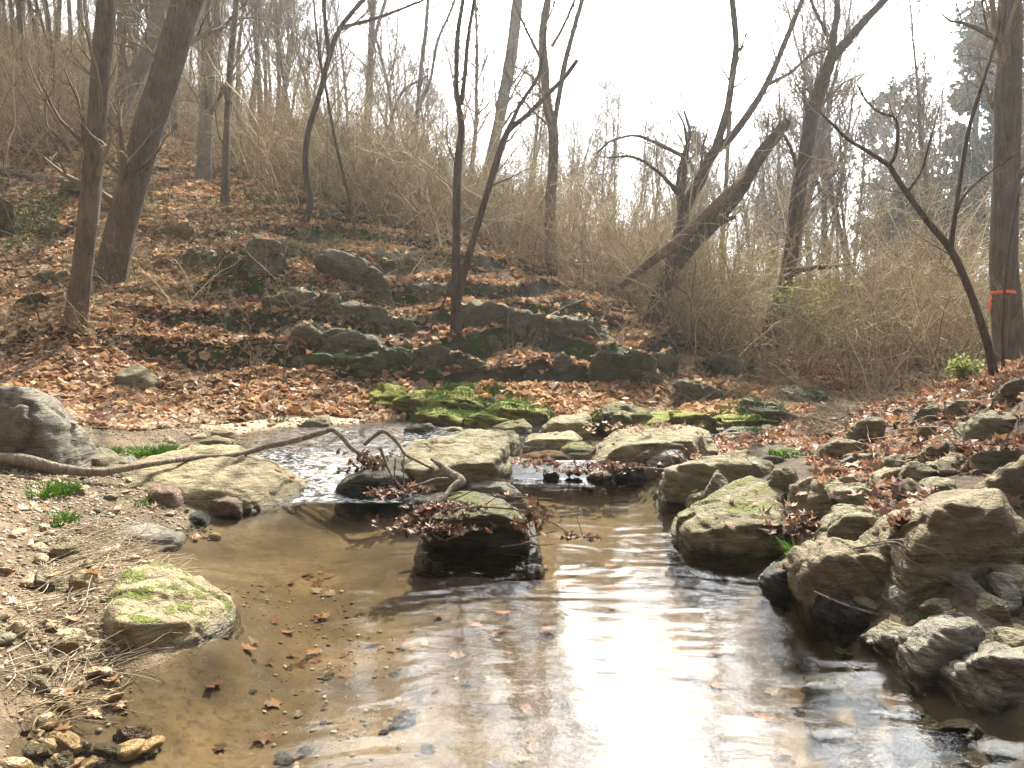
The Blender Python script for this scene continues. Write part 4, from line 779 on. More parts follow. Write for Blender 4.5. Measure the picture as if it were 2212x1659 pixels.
# ---------------------------------------------------------------- tubes and branching
def tubes(Pth, Rad, sides=3):
    n, k, _ = Pth.shape; T = np.gradient(Pth, axis=1); T /= np.linalg.norm(T, axis=2)[:, :, None] + 1e-9
    ref = np.where(np.abs(T[:, :1, 2:3]) < .8, np.array([0, 0, 1.]), np.array([1., 0, 0])); ref = np.broadcast_to(ref, T.shape)
    U = np.cross(T, ref); U /= np.linalg.norm(U, axis=2)[:, :, None] + 1e-9; W = np.cross(T, U)
    a = np.arange(sides) * 2 * np.pi / sides
    V_ = Pth[:, :, None] + (U[:, :, None] * np.cos(a)[None, None, :, None] + W[:, :, None] * np.sin(a)[None, None, :, None]) * Rad[:, :, None, None]
    i = (np.arange(n) * k * sides)[:, None, None] + (np.arange(k - 1) * sides)[None, :, None] + np.arange(sides)[None, None]
    j = (np.arange(n) * k * sides)[:, None, None] + (np.arange(k - 1) * sides)[None, :, None] + ((np.arange(sides) + 1) % sides)[None, None]
    Fc = np.stack([i, j, j + sides, i + sides], -1).reshape(-1, 4)
    return V_.reshape(-1, 3), Fc
def joinm(parts):
    Vs, Fs = [], []; o = 0
    for v, f in parts: Vs.append(v); Fs.append(f + o); o += len(v)
    return np.concatenate(Vs), np.concatenate(Fs)
def unit(v): return v / (np.linalg.norm(v, axis=-1, keepdims=True) + 1e-9)
def grow(Pth, Rad, nper, length, ang=.7, ratio=.45, k=5, up=.25, wig=.18, t0=.25, rmin=.003, rg=rng, lvar=.4, taper=.25):
    n, K, _ = Pth.shape; m_ = n * nper; pi = np.repeat(np.arange(n), nper); tt = t0 + (1 - t0) * rg.random(m_) ** .9; f = tt * (K - 1); i0 = np.minimum(f.astype(int), K - 2); fr_ = (f - i0)[:, None]
    b_ = Pth[pi, i0] * (1 - fr_) + Pth[pi, i0 + 1] * fr_; T = unit(Pth[pi, i0 + 1] - Pth[pi, i0]); r0 = (Rad[pi, i0] * (1 - fr_[:, 0]) + Rad[pi, i0 + 1] * fr_[:, 0])
    d = unit(np.cross(T, rg.normal(size=(m_, 3)))); a = ang * rg.uniform(.6, 1.4, m_)[:, None]; d = unit(T * np.cos(a) + d * np.sin(a) + np.array([0, 0, up]))
    Ln = length * rg.uniform(1 - lvar, 1 + lvar, m_) * (1.15 - .6 * tt)
    step = (Ln / (k - 1))[:, None]; P_ = [b_]; 
    for s in range(k - 1):
        d = unit(d + rg.normal(size=(m_, 3)) * wig + np.array([0, 0, up * .25])); P_.append(P_[-1] + d * step)
    P_ = np.stack(P_, 1); rr = np.maximum(np.minimum(r0 * ratio, r0 * .9), rmin)[:, None] * np.linspace(1, taper, k)[None]; rr = np.maximum(rr, rmin * .6)
    return P_, rr
def spline(pts, n):
    pts = np.asarray(pts, float); q = np.concatenate([[2 * pts[0] - pts[1]], pts, [2 * pts[-1] - pts[-2]]]); seg = len(pts) - 1; o = []
    tt = np.linspace(0, seg, n)
    for t_ in tt:
        i = min(int(t_), seg - 1); f = t_ - i; a, b_, c, d = q[i:i + 4]
        o.append(.5 * (2 * b_ + (c - a) * f + (2 * a - 5 * b_ + 4 * c - d) * f * f + (3 * b_ - a - 3 * c + d) * f ** 3))
    return np.array(o)
def trunkmesh(path, rad, sides=18, seed=0, flare=.5, n=None, ridges=1.0, flare_h=.5):
    path = np.asarray(path); Ln = np.linalg.norm(np.diff(path, axis=0), axis=1).sum(); n = n or int(np.clip(Ln / .07, 12, 140))
    P_ = spline(path, n); rr = np.interp(np.linspace(0, 1, n), np.linspace(0, 1, len(rad)), rad)
    dist = np.concatenate([[0], np.cumsum(np.linalg.norm(np.diff(P_, axis=0), axis=1))])
    rr = rr * (1 + flare * np.exp(-dist / flare_h))
    V_, f_ = tubes(P_[None], rr[None], sides); V3 = V_.reshape(n, sides, 3); c = P_[:, None]; d = V3 - c
    a = np.arange(sides) / sides * 2 * np.pi; q = np.stack([np.cos(a)[None] * 3 + 0 * dist[:, None], np.sin(a)[None] * 3 + 0 * dist[:, None], dist[:, None] * 1.6 + 0 * a[None]], -1).reshape(-1, 3)
    nz = fbm(q + seed * 7.7, 3, seed).reshape(n, sides); q2 = q * np.array([.6, .6, .5]); nz2 = fbm(q2 + 31 + seed, 2, seed + 3).reshape(n, sides)
    lob = np.exp(-dist / flare_h)[:, None] * np.cos(a * 5 + seed)[None] * .22 * (flare > 0)
    V3 = c + d * (1 + ridges * (.10 * nz + .12 * nz2) + lob)[:, :, None]
    V_ = V3.reshape(-1, 3); e = len(V_); V_ = np.concatenate([V_, P_[-1:]]); cap = np.array([[e - sides + i, e - sides + (i + 1) % sides, e, e] for i in range(sides)])
    return V_, f_, cap[:, :3]
def wrad(w, D): return .5 * w / F * D
def build_tree(name, label, cat, limbs, D, mat='bark_brown', group=None, crown=(5, 6, 5), clen=1.6, twigm='twig_dark', ext=0.0, sides=18, flare=.45, seed=1, kind_names=None, base_sink=.35, cr_up=.3, crown_t0=.3, crmin=.0055):
    """limbs: list of (crop, [(x,y)...] from the base up, [widths in frame px], depth start, depth end)"""
    rg = np.random.default_rng(seed); paths = []
    for li, lb in enumerate(limbs):
        crop, pl, ws = lb[:3]; d0, d1 = (lb[3], lb[4]) if len(lb) > 3 else (D, D)
        pts = [at(*cv(crop, q), d0 + (d1 - d0) * i / (len(pl) - 1)) for i, q in enumerate(pl)]
        if li == 0: pts.insert(0, pts[0] + (pts[0] - pts[1]) / np.linalg.norm(pts[0] - pts[1]) * base_sink)
        rad = [wrad(w_, D) for w_ in ws]
        if li == 0: rad = [rad[0]] + rad
        top_v = cv(crop, pl[-1])[1]
        if ext and top_v < 40:
            e = unit(pts[-1] - pts[-2]); e = unit(e + np.array([0, 0, .15])); pts.append(pts[-1] + e * ext * .5); pts.append(pts[-1] + unit(e + rg.normal(size=3) * .12) * ext * .5)
            rad = list(np.interp(np.linspace(0, 1, 8), np.linspace(0, 1, len(rad)), rad)) + [rad[-1] * .7, rad[-1] * .3]
        paths.append((np.array(pts), rad))
    base = paths[0][0][1].copy(); root = empty(name, base, label, cat, group)
    for li, (pts, rad) in enumerate(paths):
        V_, f1, f2 = trunkmesh(pts - base, rad, sides if li == 0 else 12, seed + li, flare if li == 0 else .15, ridges=1.0, flare_h=.3 + rad[0] * 1.2)
        link('trunk' if li == 0 else 'limb', mesh('trunk', V_, [f1, f2]), M[mat], root)
    if crown:
        parts = []
        for pts, rad in paths:
            K = 12; P_ = spline(pts, K)[None] - base; rr = np.interp(np.linspace(0, 1, K), np.linspace(0, 1, len(rad)), rad)[None]
            a, ra = grow(P_, rr, crown[0], clen, .8, .32, 7, cr_up, .16, crown_t0, crmin * 1.5, rg); parts.append(tubes(a, ra, 5))
            b_, rb_ = grow(a, ra, crown[1], clen * .5, .7, .6, 5, .15, .2, .15, crmin, rg); parts.append(tubes(b_, rb_, 3))
            if crown[2]:
                c_, rc_ = grow(b_, rb_, crown[2], clen * .25, .6, .7, 4, .1, .2, .1, crmin * .7, rg); parts.append(tubes(c_, rc_, 3))
        V_, f_ = joinm(parts); link('crown', mesh('crown', V_, f_), M[twigm], root)
    return root
T = 'tree'
build_tree('bare_tree', 'brown straight trunk with peeling bark, front left, nearest of the hillside trees', T, [('P', [(163, 705), (175, 600), (190, 480), (200, 380), (207, 300), (215, 180), (226, 60), (234, -30)], [42, 40, 40, 38, 36, 36, 37, 36])], 12.5, 'bark_brown', crown=(9, 5, 3), clen=1.8, ext=6, sides=28, seed=2, flare=.2, crmin=.0035)
build_tree('bare_tree', 'thickest dark brown trunk leaning right on the left hillside', T, [('P', [(240, 625), (248, 560), (270, 460), (300, 350), (335, 230), (372, 110), (405, 0), (420, -50)], [62, 62, 60, 58, 57, 58, 60, 60])], 14.6, 'bark_brown', crown=(9, 5, 3), clen=2.2, ext=8, sides=36, seed=3, flare=.25, crown_t0=.2)
build_tree('bare_tree', 'grey green trunk leaning right behind the thickest dark trunk', T, [('P', [(238, 265), (262, 220), (300, 150), (335, 70), (362, -20)], [36, 32, 32, 34, 36])], 25, 'bark_grey', crown=(6, 5, 3), clen=3, ext=8, seed=4)
build_tree('bare_tree', 'straight pale grey trunk right of the thickest dark trunk', T, [('P', [(440, 395), (442, 320), (447, 240), (455, 120), (462, 0), (466, -40)], [30, 27, 27, 28, 28, 28])], 22, 'bark_grey', crown=(9, 5, 3), clen=2.6, ext=8, seed=5)
build_tree('bare_tree', 'slender brown trunk just right of the straight pale grey trunk', T, [('P', [(485, 442), (487, 370), (490, 270), (497, 150), (508, 30), (514, -40)], [17, 14, 13, 13, 12, 11])], 19, 'bark_brown', crown=(12, 5, 4), clen=1.8, ext=6, sides=12, seed=6)
build_tree('bare_tree', 'thin dark tree with a snaking trunk above the ledges', T, [('P', [(645, 493), (662, 468), (670, 430), (660, 360), (665, 290), (688, 210), (712, 120), (735, 60), (775, 10), (800, -20)], [14, 13, 13, 13, 12, 12, 11, 10, 9, 9]), ('P', [(712, 120), (705, 70), (700, 10), (705, -30)], [9, 8, 8, 7]), ('P', [(735, 60), (810, 40), (890, 10), (930, -10)], [7, 6, 5, 4])], 18, 'bark_dark', crown=(10, 6, 4), clen=1.9, ext=4, sides=10, seed=7)
build_tree('bare_tree', 'very thin curved sapling right of the snaking tree', T, [('P', [(770, 515), (757, 440), (740, 370), (722, 290), (707, 210), (690, 120), (680, 30)], [8, 7, 7, 7, 6, 5, 4])], 18, 'bark_dark', crown=(10, 5, 3), clen=1.2, ext=2, sides=8, seed=8)
build_tree('bare_tree', 'twin stemmed dark tree rising from one foot in the middle of the hillside', T, [
    ('P', [(985, 722), (984, 660), (986, 510), (989, 357), (997, 281), (991, 230), (986, 179), (989, 77), (1003, -20)], [24, 19, 17, 17, 14, 12, 10, 10, 9]),
    ('P', [(986, 660), (1003, 590), (1025, 511), (1050, 424), (1071, 357), (1095, 288), (1137, 250), (1188, 199), (1219, 168), (1247, 130)], [16, 16, 15, 14, 15, 13, 11, 9, 9, 9]),
    ('P', [(1095, 288), (1110, 255), (1127, 220), (1163, 163), (1175, 100), (1180, 60)], [10, 9, 8, 7, 6, 5]),
    ('P', [(996, 225), (1004, 165), (1012, 77), (1028, -20)], [9, 8, 8, 7])], 14.4, 'bark_dark', crown=(6, 4, 3), clen=1.0, ext=3, sides=14, seed=9, flare=.3)
build_tree('bare_tree', 'upright forked tree standing behind the ledges right of the twin stems', T, [
    ('P', [(1190, 600), (1188, 460), (1194, 368), (1195, 286), (1181, 220), (1177, 153), (1172, 77), (1186, -20)], [26, 23, 22, 22, 20, 18, 17, 15]),
    ('P', [(1194, 290), (1208, 204), (1219, 143), (1243, 51), (1262, -20)], [12, 11, 11, 10, 9]), ('P', [(1178, 150), (1160, 110), (1135, 60), (1110, 0)], [7, 6, 5, 5]),
    ('P', [(1192, 100), (1215, 60), (1245, -10)], [7, 6, 5])], 21, 'bark_brown', crown=(7, 6, 4), clen=2.2, ext=5, sides=14, seed=10)
build_tree('bare_tree', 'pale leaning trunk between the twin stems and the upright forked tree', T, [('P', [(1040, 410), (1052, 370), (1066, 317), (1086, 220), (1104, 117), (1119, 0), (1125, -40)], [22, 22, 22, 24, 24, 22, 20])], 29, 'bark_grey', crown=(7, 6, 4), clen=3, ext=6, seed=11)
build_tree('bare_tree', 'straight dark background tree left of the twin stemmed tree', T, [('P', [(790, 330), (793, 240), (800, 130), (806, 0), (808, -30)], [14, 13, 13, 13, 12]), ('P', [(800, 130), (815, 60), (830, 10)], [8, 7, 6])], 33, 'bark_far', crown=(10, 6, 4), clen=3, ext=5, seed=12, sides=10)
build_tree('bare_tree', 'slender forked background tree behind the thicket crest', T, [('P', [(895, 330), (900, 270), (907, 170), (918, 80), (925, -10)], [9, 9, 8, 8, 7]), ('P', [(902, 240), (930, 170), (945, 90), (975, 20)], [7, 6, 6, 5]), ('P', [(830, 320), (845, 260), (868, 200), (920, 165)], [7, 6, 5, 4])], 30, 'bark_far', crown=(9, 6, 4), clen=2.6, ext=4, seed=13, sides=8)
build_tree('bare_tree', 'forked leaning tree behind the broken trunk', T, [
    ('P', [(1432, 640), (1466, 511), (1487, 434), (1510, 392), (1528, 352), (1552, 312)], [28, 26, 25, 24, 22, 20]),
    ('P', [(1545, 325), (1562, 266), (1573, 225), (1584, 150), (1590, 90), (1580, -20)], [17, 16, 15, 14, 13, 12]),
    ('P', [(1545, 325), (1574, 301), (1614, 250), (1655, 184), (1690, 105), (1740, -20)], [17, 16, 15, 13, 11, 9]),
    ('P', [(1655, 184), (1705, 158), (1750, 120), (1785, 108)], [8, 7, 6, 5]), ('P', [(1480, 450), (1465, 400), (1475, 340), (1490, 290), (1478, 240)], [10, 9, 8, 7, 5])], 19, 'bark_dark', crown=(7, 6, 4), clen=1.9, ext=5, sides=14, seed=14)
tb = build_tree('broken_tree', 'leaning tree trunk snapped off at the top with torn wood', T, [
    ('P', [(1412, 690), (1437, 610), (1478, 548), (1545, 475), (1598, 408), (1640, 338), (1672, 298), (1700, 262)], [38, 32, 31, 34, 30, 26, 23, 20]),
    ('P', [(1535, 490), (1560, 478), (1590, 468)], [16, 14, 7])], 17.3, 'bark_dark', crown=(3, 4, 3), clen=.9, sides=22, seed=15, flare=.4, ext=0)
pl = np.array([at(u, v, 16.9) for u, v in [(1340, 618), (1400, 570), (1456, 530), (1520, 470), (1575, 415), (1612, 378)]]) - np.array(tb.location[:])
V_, f1, f2 = trunkmesh(pl, [wrad(w_, 17) for w_ in (15, 20, 24, 26, 20, 6)], 14, 99, 0, ridges=1.6); lo_ = link('split_slab', mesh('split_slab', V_, [f1, f2]), M['deadwood'], tb); lo_['label'] = 'torn reddish slab of wood split along the trunk'
for dx in (-7, 0, 8):
    q = np.array([at(1690 + dx, 275, 17.3), at(1698 + dx * 1.6, 245 + abs(dx), 17.3)]) - np.array(tb.location[:]); V_, f1, f2 = trunkmesh(q, [.06, .012], 6, 4 + dx, 0, n=6); link('splinter', mesh('splinter', V_, [f1, f2]), M['deadwood'], tb)
build_tree('bare_tree', 'tall straight tree leaning slightly right with a high fork, right of the broken trunk', T, [
    ('P', [(1662, 730), (1680, 670), (1696, 613), (1711, 536), (1722, 434), (1737, 347), (1752, 255), (1778, 175), (1798, 118)], [40, 34, 32, 30, 30, 29, 28, 26, 22]),
    ('P', [(1794, 130), (1800, 77), (1808, 31), (1808, -30)], [14, 13, 12, 11]), ('P', [(1796, 125), (1839, 77), (1875, 36), (1925, -20)], [18, 17, 15, 13]),
    ('P', [(1790, 80), (1775, 50), (1760, 20)], [7, 6, 5]), ('P', [(1716, 585), (1760, 578), (1798, 577), (1845, 568)], [13, 11, 9, 4]), ('P', [(1722, 360), (1708, 320), (1690, 285)], [8, 7, 5]), ('P', [(1745, 250), (1738, 215), (1733, 190)], [7, 6, 4])], 17.4, 'bark_dark', crown=(6, 6, 4), clen=1.8, ext=5, sides=22, seed=16)
build_tree('bare_tree', 'big grey brown trunk at the right edge with an orange mark in front', T, [('P', [(2182, 800), (2175, 700), (2170, 600), (2168, 511), (2172, 380), (2176, 255), (2180, 100), (2183, -30)], [64, 56, 54, 52, 50, 48, 46, 45])], 11.5, 'bark_far', crown=(8, 5, 4), clen=2.2, ext=7, sides=34, seed=17, flare=.25, crown_t0=.45)
build_tree('sapling', 'dark arching sapling leaning left from the top of the right bank', 'sapling', [
    ('P', [(2150, 820), (2138, 765), (2125, 715), (2094, 628), (2054, 541), (1997, 470), (1946, 398), (1921, 357)], [19, 16, 16, 15, 15, 12, 11, 10]),
    ('P', [(1921, 357), (1936, 327), (1937, 260), (1905, 245), (1875, 222), (1850, 180)], [8, 7, 6, 5, 4, 3]), ('P', [(1921, 357), (1875, 327), (1830, 300), (1798, 268), (1773, 245)], [8, 7, 7, 6, 4]),
    ('P', [(2054, 541), (2064, 460), (2079, 357), (2095, 270), (2115, 204), (2150, 90), (2165, 20)], [10, 9, 8, 8, 7, 6, 4]), ('P', [(2062, 470), (2085, 420), (2140, 370), (2200, 330)], [5, 5, 4, 3]), ('P', [(1960, 415), (1990, 370), (2010, 300), (2030, 230)], [5, 4, 4, 2])], 8.6, 'bark_dark', crown=(7, 5, 3), clen=.75, sides=12, seed=18, flare=.15, twigm='twig_dark', crmin=.0018)
build_tree('sapling', 'thin straight sapling behind the arching one at the right edge', 'sapling', [('P', [(2168, 815), (2165, 720), (2172, 600), (2185, 500), (2205, 400)], [7, 6, 5, 4, 3])], 8.9, 'bark_dark', crown=(8, 4, 3), clen=.5, sides=8, seed=19, crmin=.0018)
build_tree('bare_tree', 'straight thin tree in the haze behind the broken trunk', T, [('P', [(1558, 560), (1565, 450), (1572, 330), (1578, 240)], [11, 10, 9, 8])], 26, 'bark_far', crown=(8, 6, 4), clen=2, seed=20, sides=8)
build_tree('bare_tree', 'thin leaning tree at the far side of the right thicket', T, [('P', [(2000, 750), (2012, 670), (2030, 590), (2050, 480)], [14, 12, 11, 9])], 22, 'bark_far', crown=(8, 6, 4), clen=1.6, seed=21, sides=8)
build_tree('dead_tree', 'bare crooked dead tree with drooping branches left of the forked leaning tree', T, [
    ('P', [(1450, 560), (1468, 490), (1472, 430), (1480, 350), (1485, 310)], [16, 14, 13, 11, 10]), ('P', [(1480, 340), (1420, 310), (1370, 293), (1320, 305), (1290, 330)], [8, 7, 6, 5, 3]), ('P', [(1470, 420), (1420, 370), (1370, 340), (1310, 340)], [9, 7, 6, 3]), ('P', [(1485, 310), (1478, 270), (1460, 235)], [7, 5, 3])], 18, 'bark_dark', crown=(6, 5, 3), clen=.9, seed=22, sides=10)

# evergreens
def conifer(name, label, u, vb, vt, D, width, seed, shape='cone', lm='needle', nl=9000):
    rg = np.random.default_rng(seed); b_ = at(u, vb, D); t_ = at(u, vt, D); H_ = t_[2] - b_[2]; root = empty(name, b_, label, T)
    V_, f1, f2 = trunkmesh(np.array([[0, 0, -.5], [0, 0, H_ * .5], [0, 0, H_]]), [H_ * .018, H_ * .012, .03], 10, seed, .2); link('trunk', mesh('trunk', V_, [f1, f2]), M['bark_far'], root)
    n = 130; hh = rg.uniform(.22, 1, n) ** 1.0 * H_; an = rg.uniform(0, 6.28, n); fr_ = hh / H_
    ln = width * ((1 - fr_) * 1.05 + .08 if shape == 'cone' else np.sqrt(np.clip(1 - ((fr_ - .62) / .42) ** 2, .02, 1))) * rg.uniform(.55, 1.15, n)
    P_ = np.zeros((n, 5, 3)); tt = np.linspace(0, 1, 5)
    P_[:, :, 0] = np.cos(an)[:, None] * ln[:, None] * tt; P_[:, :, 1] = np.sin(an)[:, None] * ln[:, None] * tt; P_[:, :, 2] = hh[:, None] + ln[:, None] * (.15 * tt - .25 * tt ** 2)
    Rr = np.full((n, 5), .05) * np.linspace(1, .3, 5); V_, f_ = tubes(P_, Rr, 3); a, ra = grow(P_, Rr, 5, width * .3, .8, .6, 4, .05, .2, .2, .015, rg); v2, ff = tubes(a, ra, 3); V_, f_ = joinm([(V_, f_), (v2, ff)])
    br = link('branches', mesh('branches', V_, f_), M['bark_far'], root)
    ii = rg.integers(0, len(a), nl); kk = rg.integers(1, 4, nl); c = a[ii, kk] + rg.normal(size=(nl, 3)) * (.16 if nl > 5000 else .35)
    V_, f_ = leafbatch(c, rg.uniform(.15, .38, len(c)), False, .8, .8, 8); link('crown', mesh('crown', V_, f_, False), M[lm], root)
conifer('pine_tree', 'tall pale evergreen at the upper right left of the big trunk', 2085, 740, 20, 52, 3.6, 5)
conifer('pine_tree', 'tall evergreen at the right edge behind the big trunk', 2215, 740, -60, 48, 3.8, 6)
conifer('pine_tree', 'round topped evergreen rising over the right thicket', 1925, 700, 175, 72, 4.2, 7, 'round')
conifer('pine_tree', 'small dark evergreen top on the middle skyline', 1490, 640, 285, 110, 2.4, 8, 'round')
conifer('pine_tree', 'dark evergreen low behind the right thicket', 1960, 740, 420, 46, 2.6, 9, 'round')
conifer('cedar', 'dark rounded cedar on the hill crest behind the snaking tree', 695, 420, 285, 27, 1.1, 10, 'round')

# ---------------------------------------------------------------- far wood: copies of a few bare trees
def protree(seed, H_=14, spread=1.0):
    rg = np.random.default_rng(seed); k = 9; p = np.zeros((k, 3)); d = np.array([0, 0, 1.])
    for i in range(1, k): d = unit(d + rg.normal(size=3) * [.05, .05, 0]); p[i] = p[i - 1] + d * H_ / (k - 1)
    p[0, 2] -= .5; rad = np.linspace(H_ * .0105, H_ * .002, k); V_, f1, f2 = trunkmesh(p, rad, 8, seed, .2, n=30); tm = mesh('trunk', V_, [f1, f2]); tm.materials.append(M['bark_far'])
    P_, Rr = p[None], rad[None]; a, ra = grow(P_, Rr, 22, H_ * .24 * spread, .75, .42, 7, .4, .14, .25, .02, rg); b_, rb_ = grow(a, ra, 8, H_ * .12 * spread, .65, .6, 5, .25, .18, .2, .014, rg); c_, rc_ = grow(b_, rb_, 5, H_ * .06 * spread, .6, .7, 4, .15, .2, .1, .010, rg)
    V_, f_ = joinm([tubes(a, ra, 4), tubes(b_, rb_, 3), tubes(c_, rc_, 3)]); cm = mesh('crown', V_, f_); cm.materials.append(M['twig_dark']); return tm, cm
protos = [protree(100 + i, 14, [1, .8, 1.2, .9, 1.1][i]) for i in range(5)]
def far_tree(u, D, H_, label, group, dy=0):
    d = ray(u, 700); x_ = d[0] / d[1] * D; z_ = float(terr(x_, D)[0]); tm, cm = protos[rng.integers(5)]
    root = empty('bare_tree', (x_, D, z_), label, T, group); s = H_ / 14; root.scale = (s, s, s); root.rotation_euler = (rng.normal() * .05, rng.normal() * .05, rng.uniform(0, 6.28))
    for nm, me in (('trunk', tm), ('crown', cm)):
        o = bpy.data.objects.new(nm, me); C.objects.link(o); o.parent = root
for i in range(80):   # wooded hill at the upper left
    u = rng.uniform(-120, 640); far_tree(u, rng.uniform(26, 60), rng.uniform(7, 13), 'slender bare tree on the wooded hill at upper left', 'bare trees on the left hill')
for i in range(26):
    u = rng.uniform(600, 1150); far_tree(u, rng.uniform(30, 60), rng.uniform(6, 12), 'bare tree on the skyline behind the hillside thicket', 'bare trees on the middle skyline')
for i in range(64):
    u = rng.uniform(1130, 1720); far_tree(u, rng.uniform(42, 80), rng.uniform(7, 12), 'distant bare tree in the low middle treeline', 'distant trees of the middle treeline')
for i in range(60):
    u = rng.uniform(1650, 2350); far_tree(u, rng.uniform(30, 75), rng.uniform(9, 17), 'bare tree in the hazy wood on the right', 'bare trees of the right wood')
# trees beyond the frame sides, mirrored in the pool and shading the banks
for u, D, H_ in [(2500, 9, 11), (2750, 7, 12), (2420, 14, 12), (-350, 11, 10), (-600, 14, 12), (2900, 11, 13)]:
    far_tree(u, D, H_, 'bare tree just outside the picture', 'trees beside the frame')

# ---------------------------------------------------------------- thicket
def thicket(name, label, n, th0, th1, r0, r1, hmin, hmax, mat, lean=.35, sub=(6, 4), rmul=1.0, maskf=None, power=1.4, rr0=.006):
    x_, y_ = polarscatter(n, th0, th1, r0, r1, power)
    if maskf is not None: k = maskf(x_, y_); x_, y_ = x_[k], y_[k]
    cl = fbm(p3(x_, y_, .45), 3, 90); k = rng.random(len(x_)) < np.clip(.55 + cl * 1.3, .08, 1); x_, y_, cl = x_[k], y_[k], cl[k]
    nc_ = max(1, len(x_) // 9); ci_ = rng.integers(0, nc_, len(x_)); own = rng.random(len(x_)) < .25; jx, jy = rng.normal(size=(2, len(x_))) * .22
    x_, y_ = np.where(own, x_, x_[ci_] + jx), np.where(own, y_, y_[ci_] + jy); b_ = np.c_[x_, y_, terr(x_, y_) - .05]; m_ = len(b_); hs_ = rng.uniform(.55, 1.25, nc_)[ci_]; H_ = (hmin + (hmax - hmin) * rng.random(m_) ** 1.6) * np.clip(.8 + cl, .5, 1.4) * hs_
    az = rng.uniform(0, 6.28, m_); d = unit(np.c_[np.cos(az) * lean, np.sin(az) * lean, np.ones(m_)] + rng.normal(size=(m_, 3)) * .18); K = 8; P_ = [b_]
    out_d = np.c_[np.cos(az), np.sin(az), -.6 * np.ones(m_)]
    for s in range(K - 1): d = unit(d + rng.normal(size=(m_, 3)) * .17 + out_d * .13 * rng.random((m_, 1)) ** 2 * (s / 3)); P_.append(P_[-1] + d * (H_ / (K - 1))[:, None])
    P_ = np.stack(P_, 1); Rr = (rr0 * rmul * rng.uniform(.6, 1.6, m_) * (1 + r0 / 40))[:, None] * np.linspace(1, .35, K)[None]
    a, ra = grow(P_, Rr, sub[0], hmax * .26, .85, .65, 6, .08, .32, .12, .0032 * rmul); parts = [tubes(P_, Rr, 3), tubes(a, ra, 3)]
    if sub[1]: c_, rc_ = grow(a, ra, sub[1], hmax * .11, .7, .7, 4, .05, .25, .1, .0026 * rmul); parts.append(tubes(c_, rc_, 3))
    V_, f_ = joinm(parts); return tag(link(name, mesh(name, V_, f_), M[mat]), label, 'thicket', kind='stuff')
thicket('thicket', 'dense tan tangle of bare shrubs behind the ledges in the middle', 3400, R(-17), R(13), 18.5, 34, 1.4, 6.0, 'twig', maskf=lambda a, b: b > 19.0 - .2 * a, sub=(6, 3), lean=.5, rmul=1.5, power=1.2)
thicket('thicket', 'dense bare shrubs on the flat behind the right bank', 2900, R(9), R(41), 17, 34, 1.4, 6.0, 'twig', lean=.5, sub=(6, 3), rmul=1.6, power=1.2)
thicket('thicket', 'bare brush on the wooded hillside at upper left', 3400, R(-41), R(-14), 24, 52, 1.2, 4.6, 'twig', sub=(5, 3), rmul=1.5)
thicket('thicket', 'low far brush below the treeline', 2200, R(-35), R(41), 34, 75, 3.5, 10.5, 'twig', rmul=1.5, sub=(7, 3))
thicket('thicket', 'stout arching shrubs of the middle and right brush', 420, R(-20), R(40), 18.5, 30, 2.5, 6.5, 'twig', lean=.7, rmul=2.2, sub=(7, 4))
thicket('thicket', 'scattered small bare shrubs between the ledges', 420, R(-40), R(2), 14, 24, .5, 1.8, 'twig', lean=.6, rmul=.7, sub=(6, 3))
thicket('brambles', 'arching bramble canes over the lower hillside', 800, R(-38), R(16), 12.4, 18, .3, 1.3, 'twig_pale', lean=.9, sub=(3, 0), rmul=.7)
thicket('brambles', 'thin dry canes on the cut bank and leaf strip at right', 420, R(14), R(36), 13.5, 18, .4, 1.6, 'twig_pale', lean=.7, sub=(5, 2), rmul=.7)
# green leaved honeysuckle and vines
def greenery(name, label, poly, n, size, mat, h, D=None, cnt=5):
    q = region_pts(n, poly) if D is None else np.array([at(*p, D) for p in poly])[rng.integers(0, len(poly), n)] + rng.normal(size=(n, 3)) * [.5, .5, h]
    if D is None:
        cl = fbm(p3(q[:, 0], q[:, 1], 1.6), 3, 33); q = q[rng.random(len(q)) < np.clip(.5 + cl * 1.8, 0.03, 1)]; q[:, 2] += h * rng.random(len(q)) ** 1.5
    V_, f_ = leafbatch(q, rng.uniform(size * .5, size, len(q)), False, .8, .5, 8); return tag(link(name, mesh(name, V_, f_, False), M[mat]), label, 'ground cover', kind='stuff')
greenery('vines', 'dark green vines and brambles at the foot of the left hillside', [(210, 800), (420, 820), (800, 800), (830, 760), (640, 660), (420, 650), (250, 690), (200, 730)], 16000, .045, 'leaf_green', .35)
greenery('vines', 'ivy like green leaves hanging beneath the largest rock face', [(600, 830), (760, 830), (830, 800), (800, 760), (640, 760)], 3500, .045, 'leaf_green', .5)
greenery('vines', 'green growth on the upper left hillside', [(-60, 560), (120, 540), (150, 440), (0, 400), (-60, 420)], 5000, .06, 'leaf_green', .3)
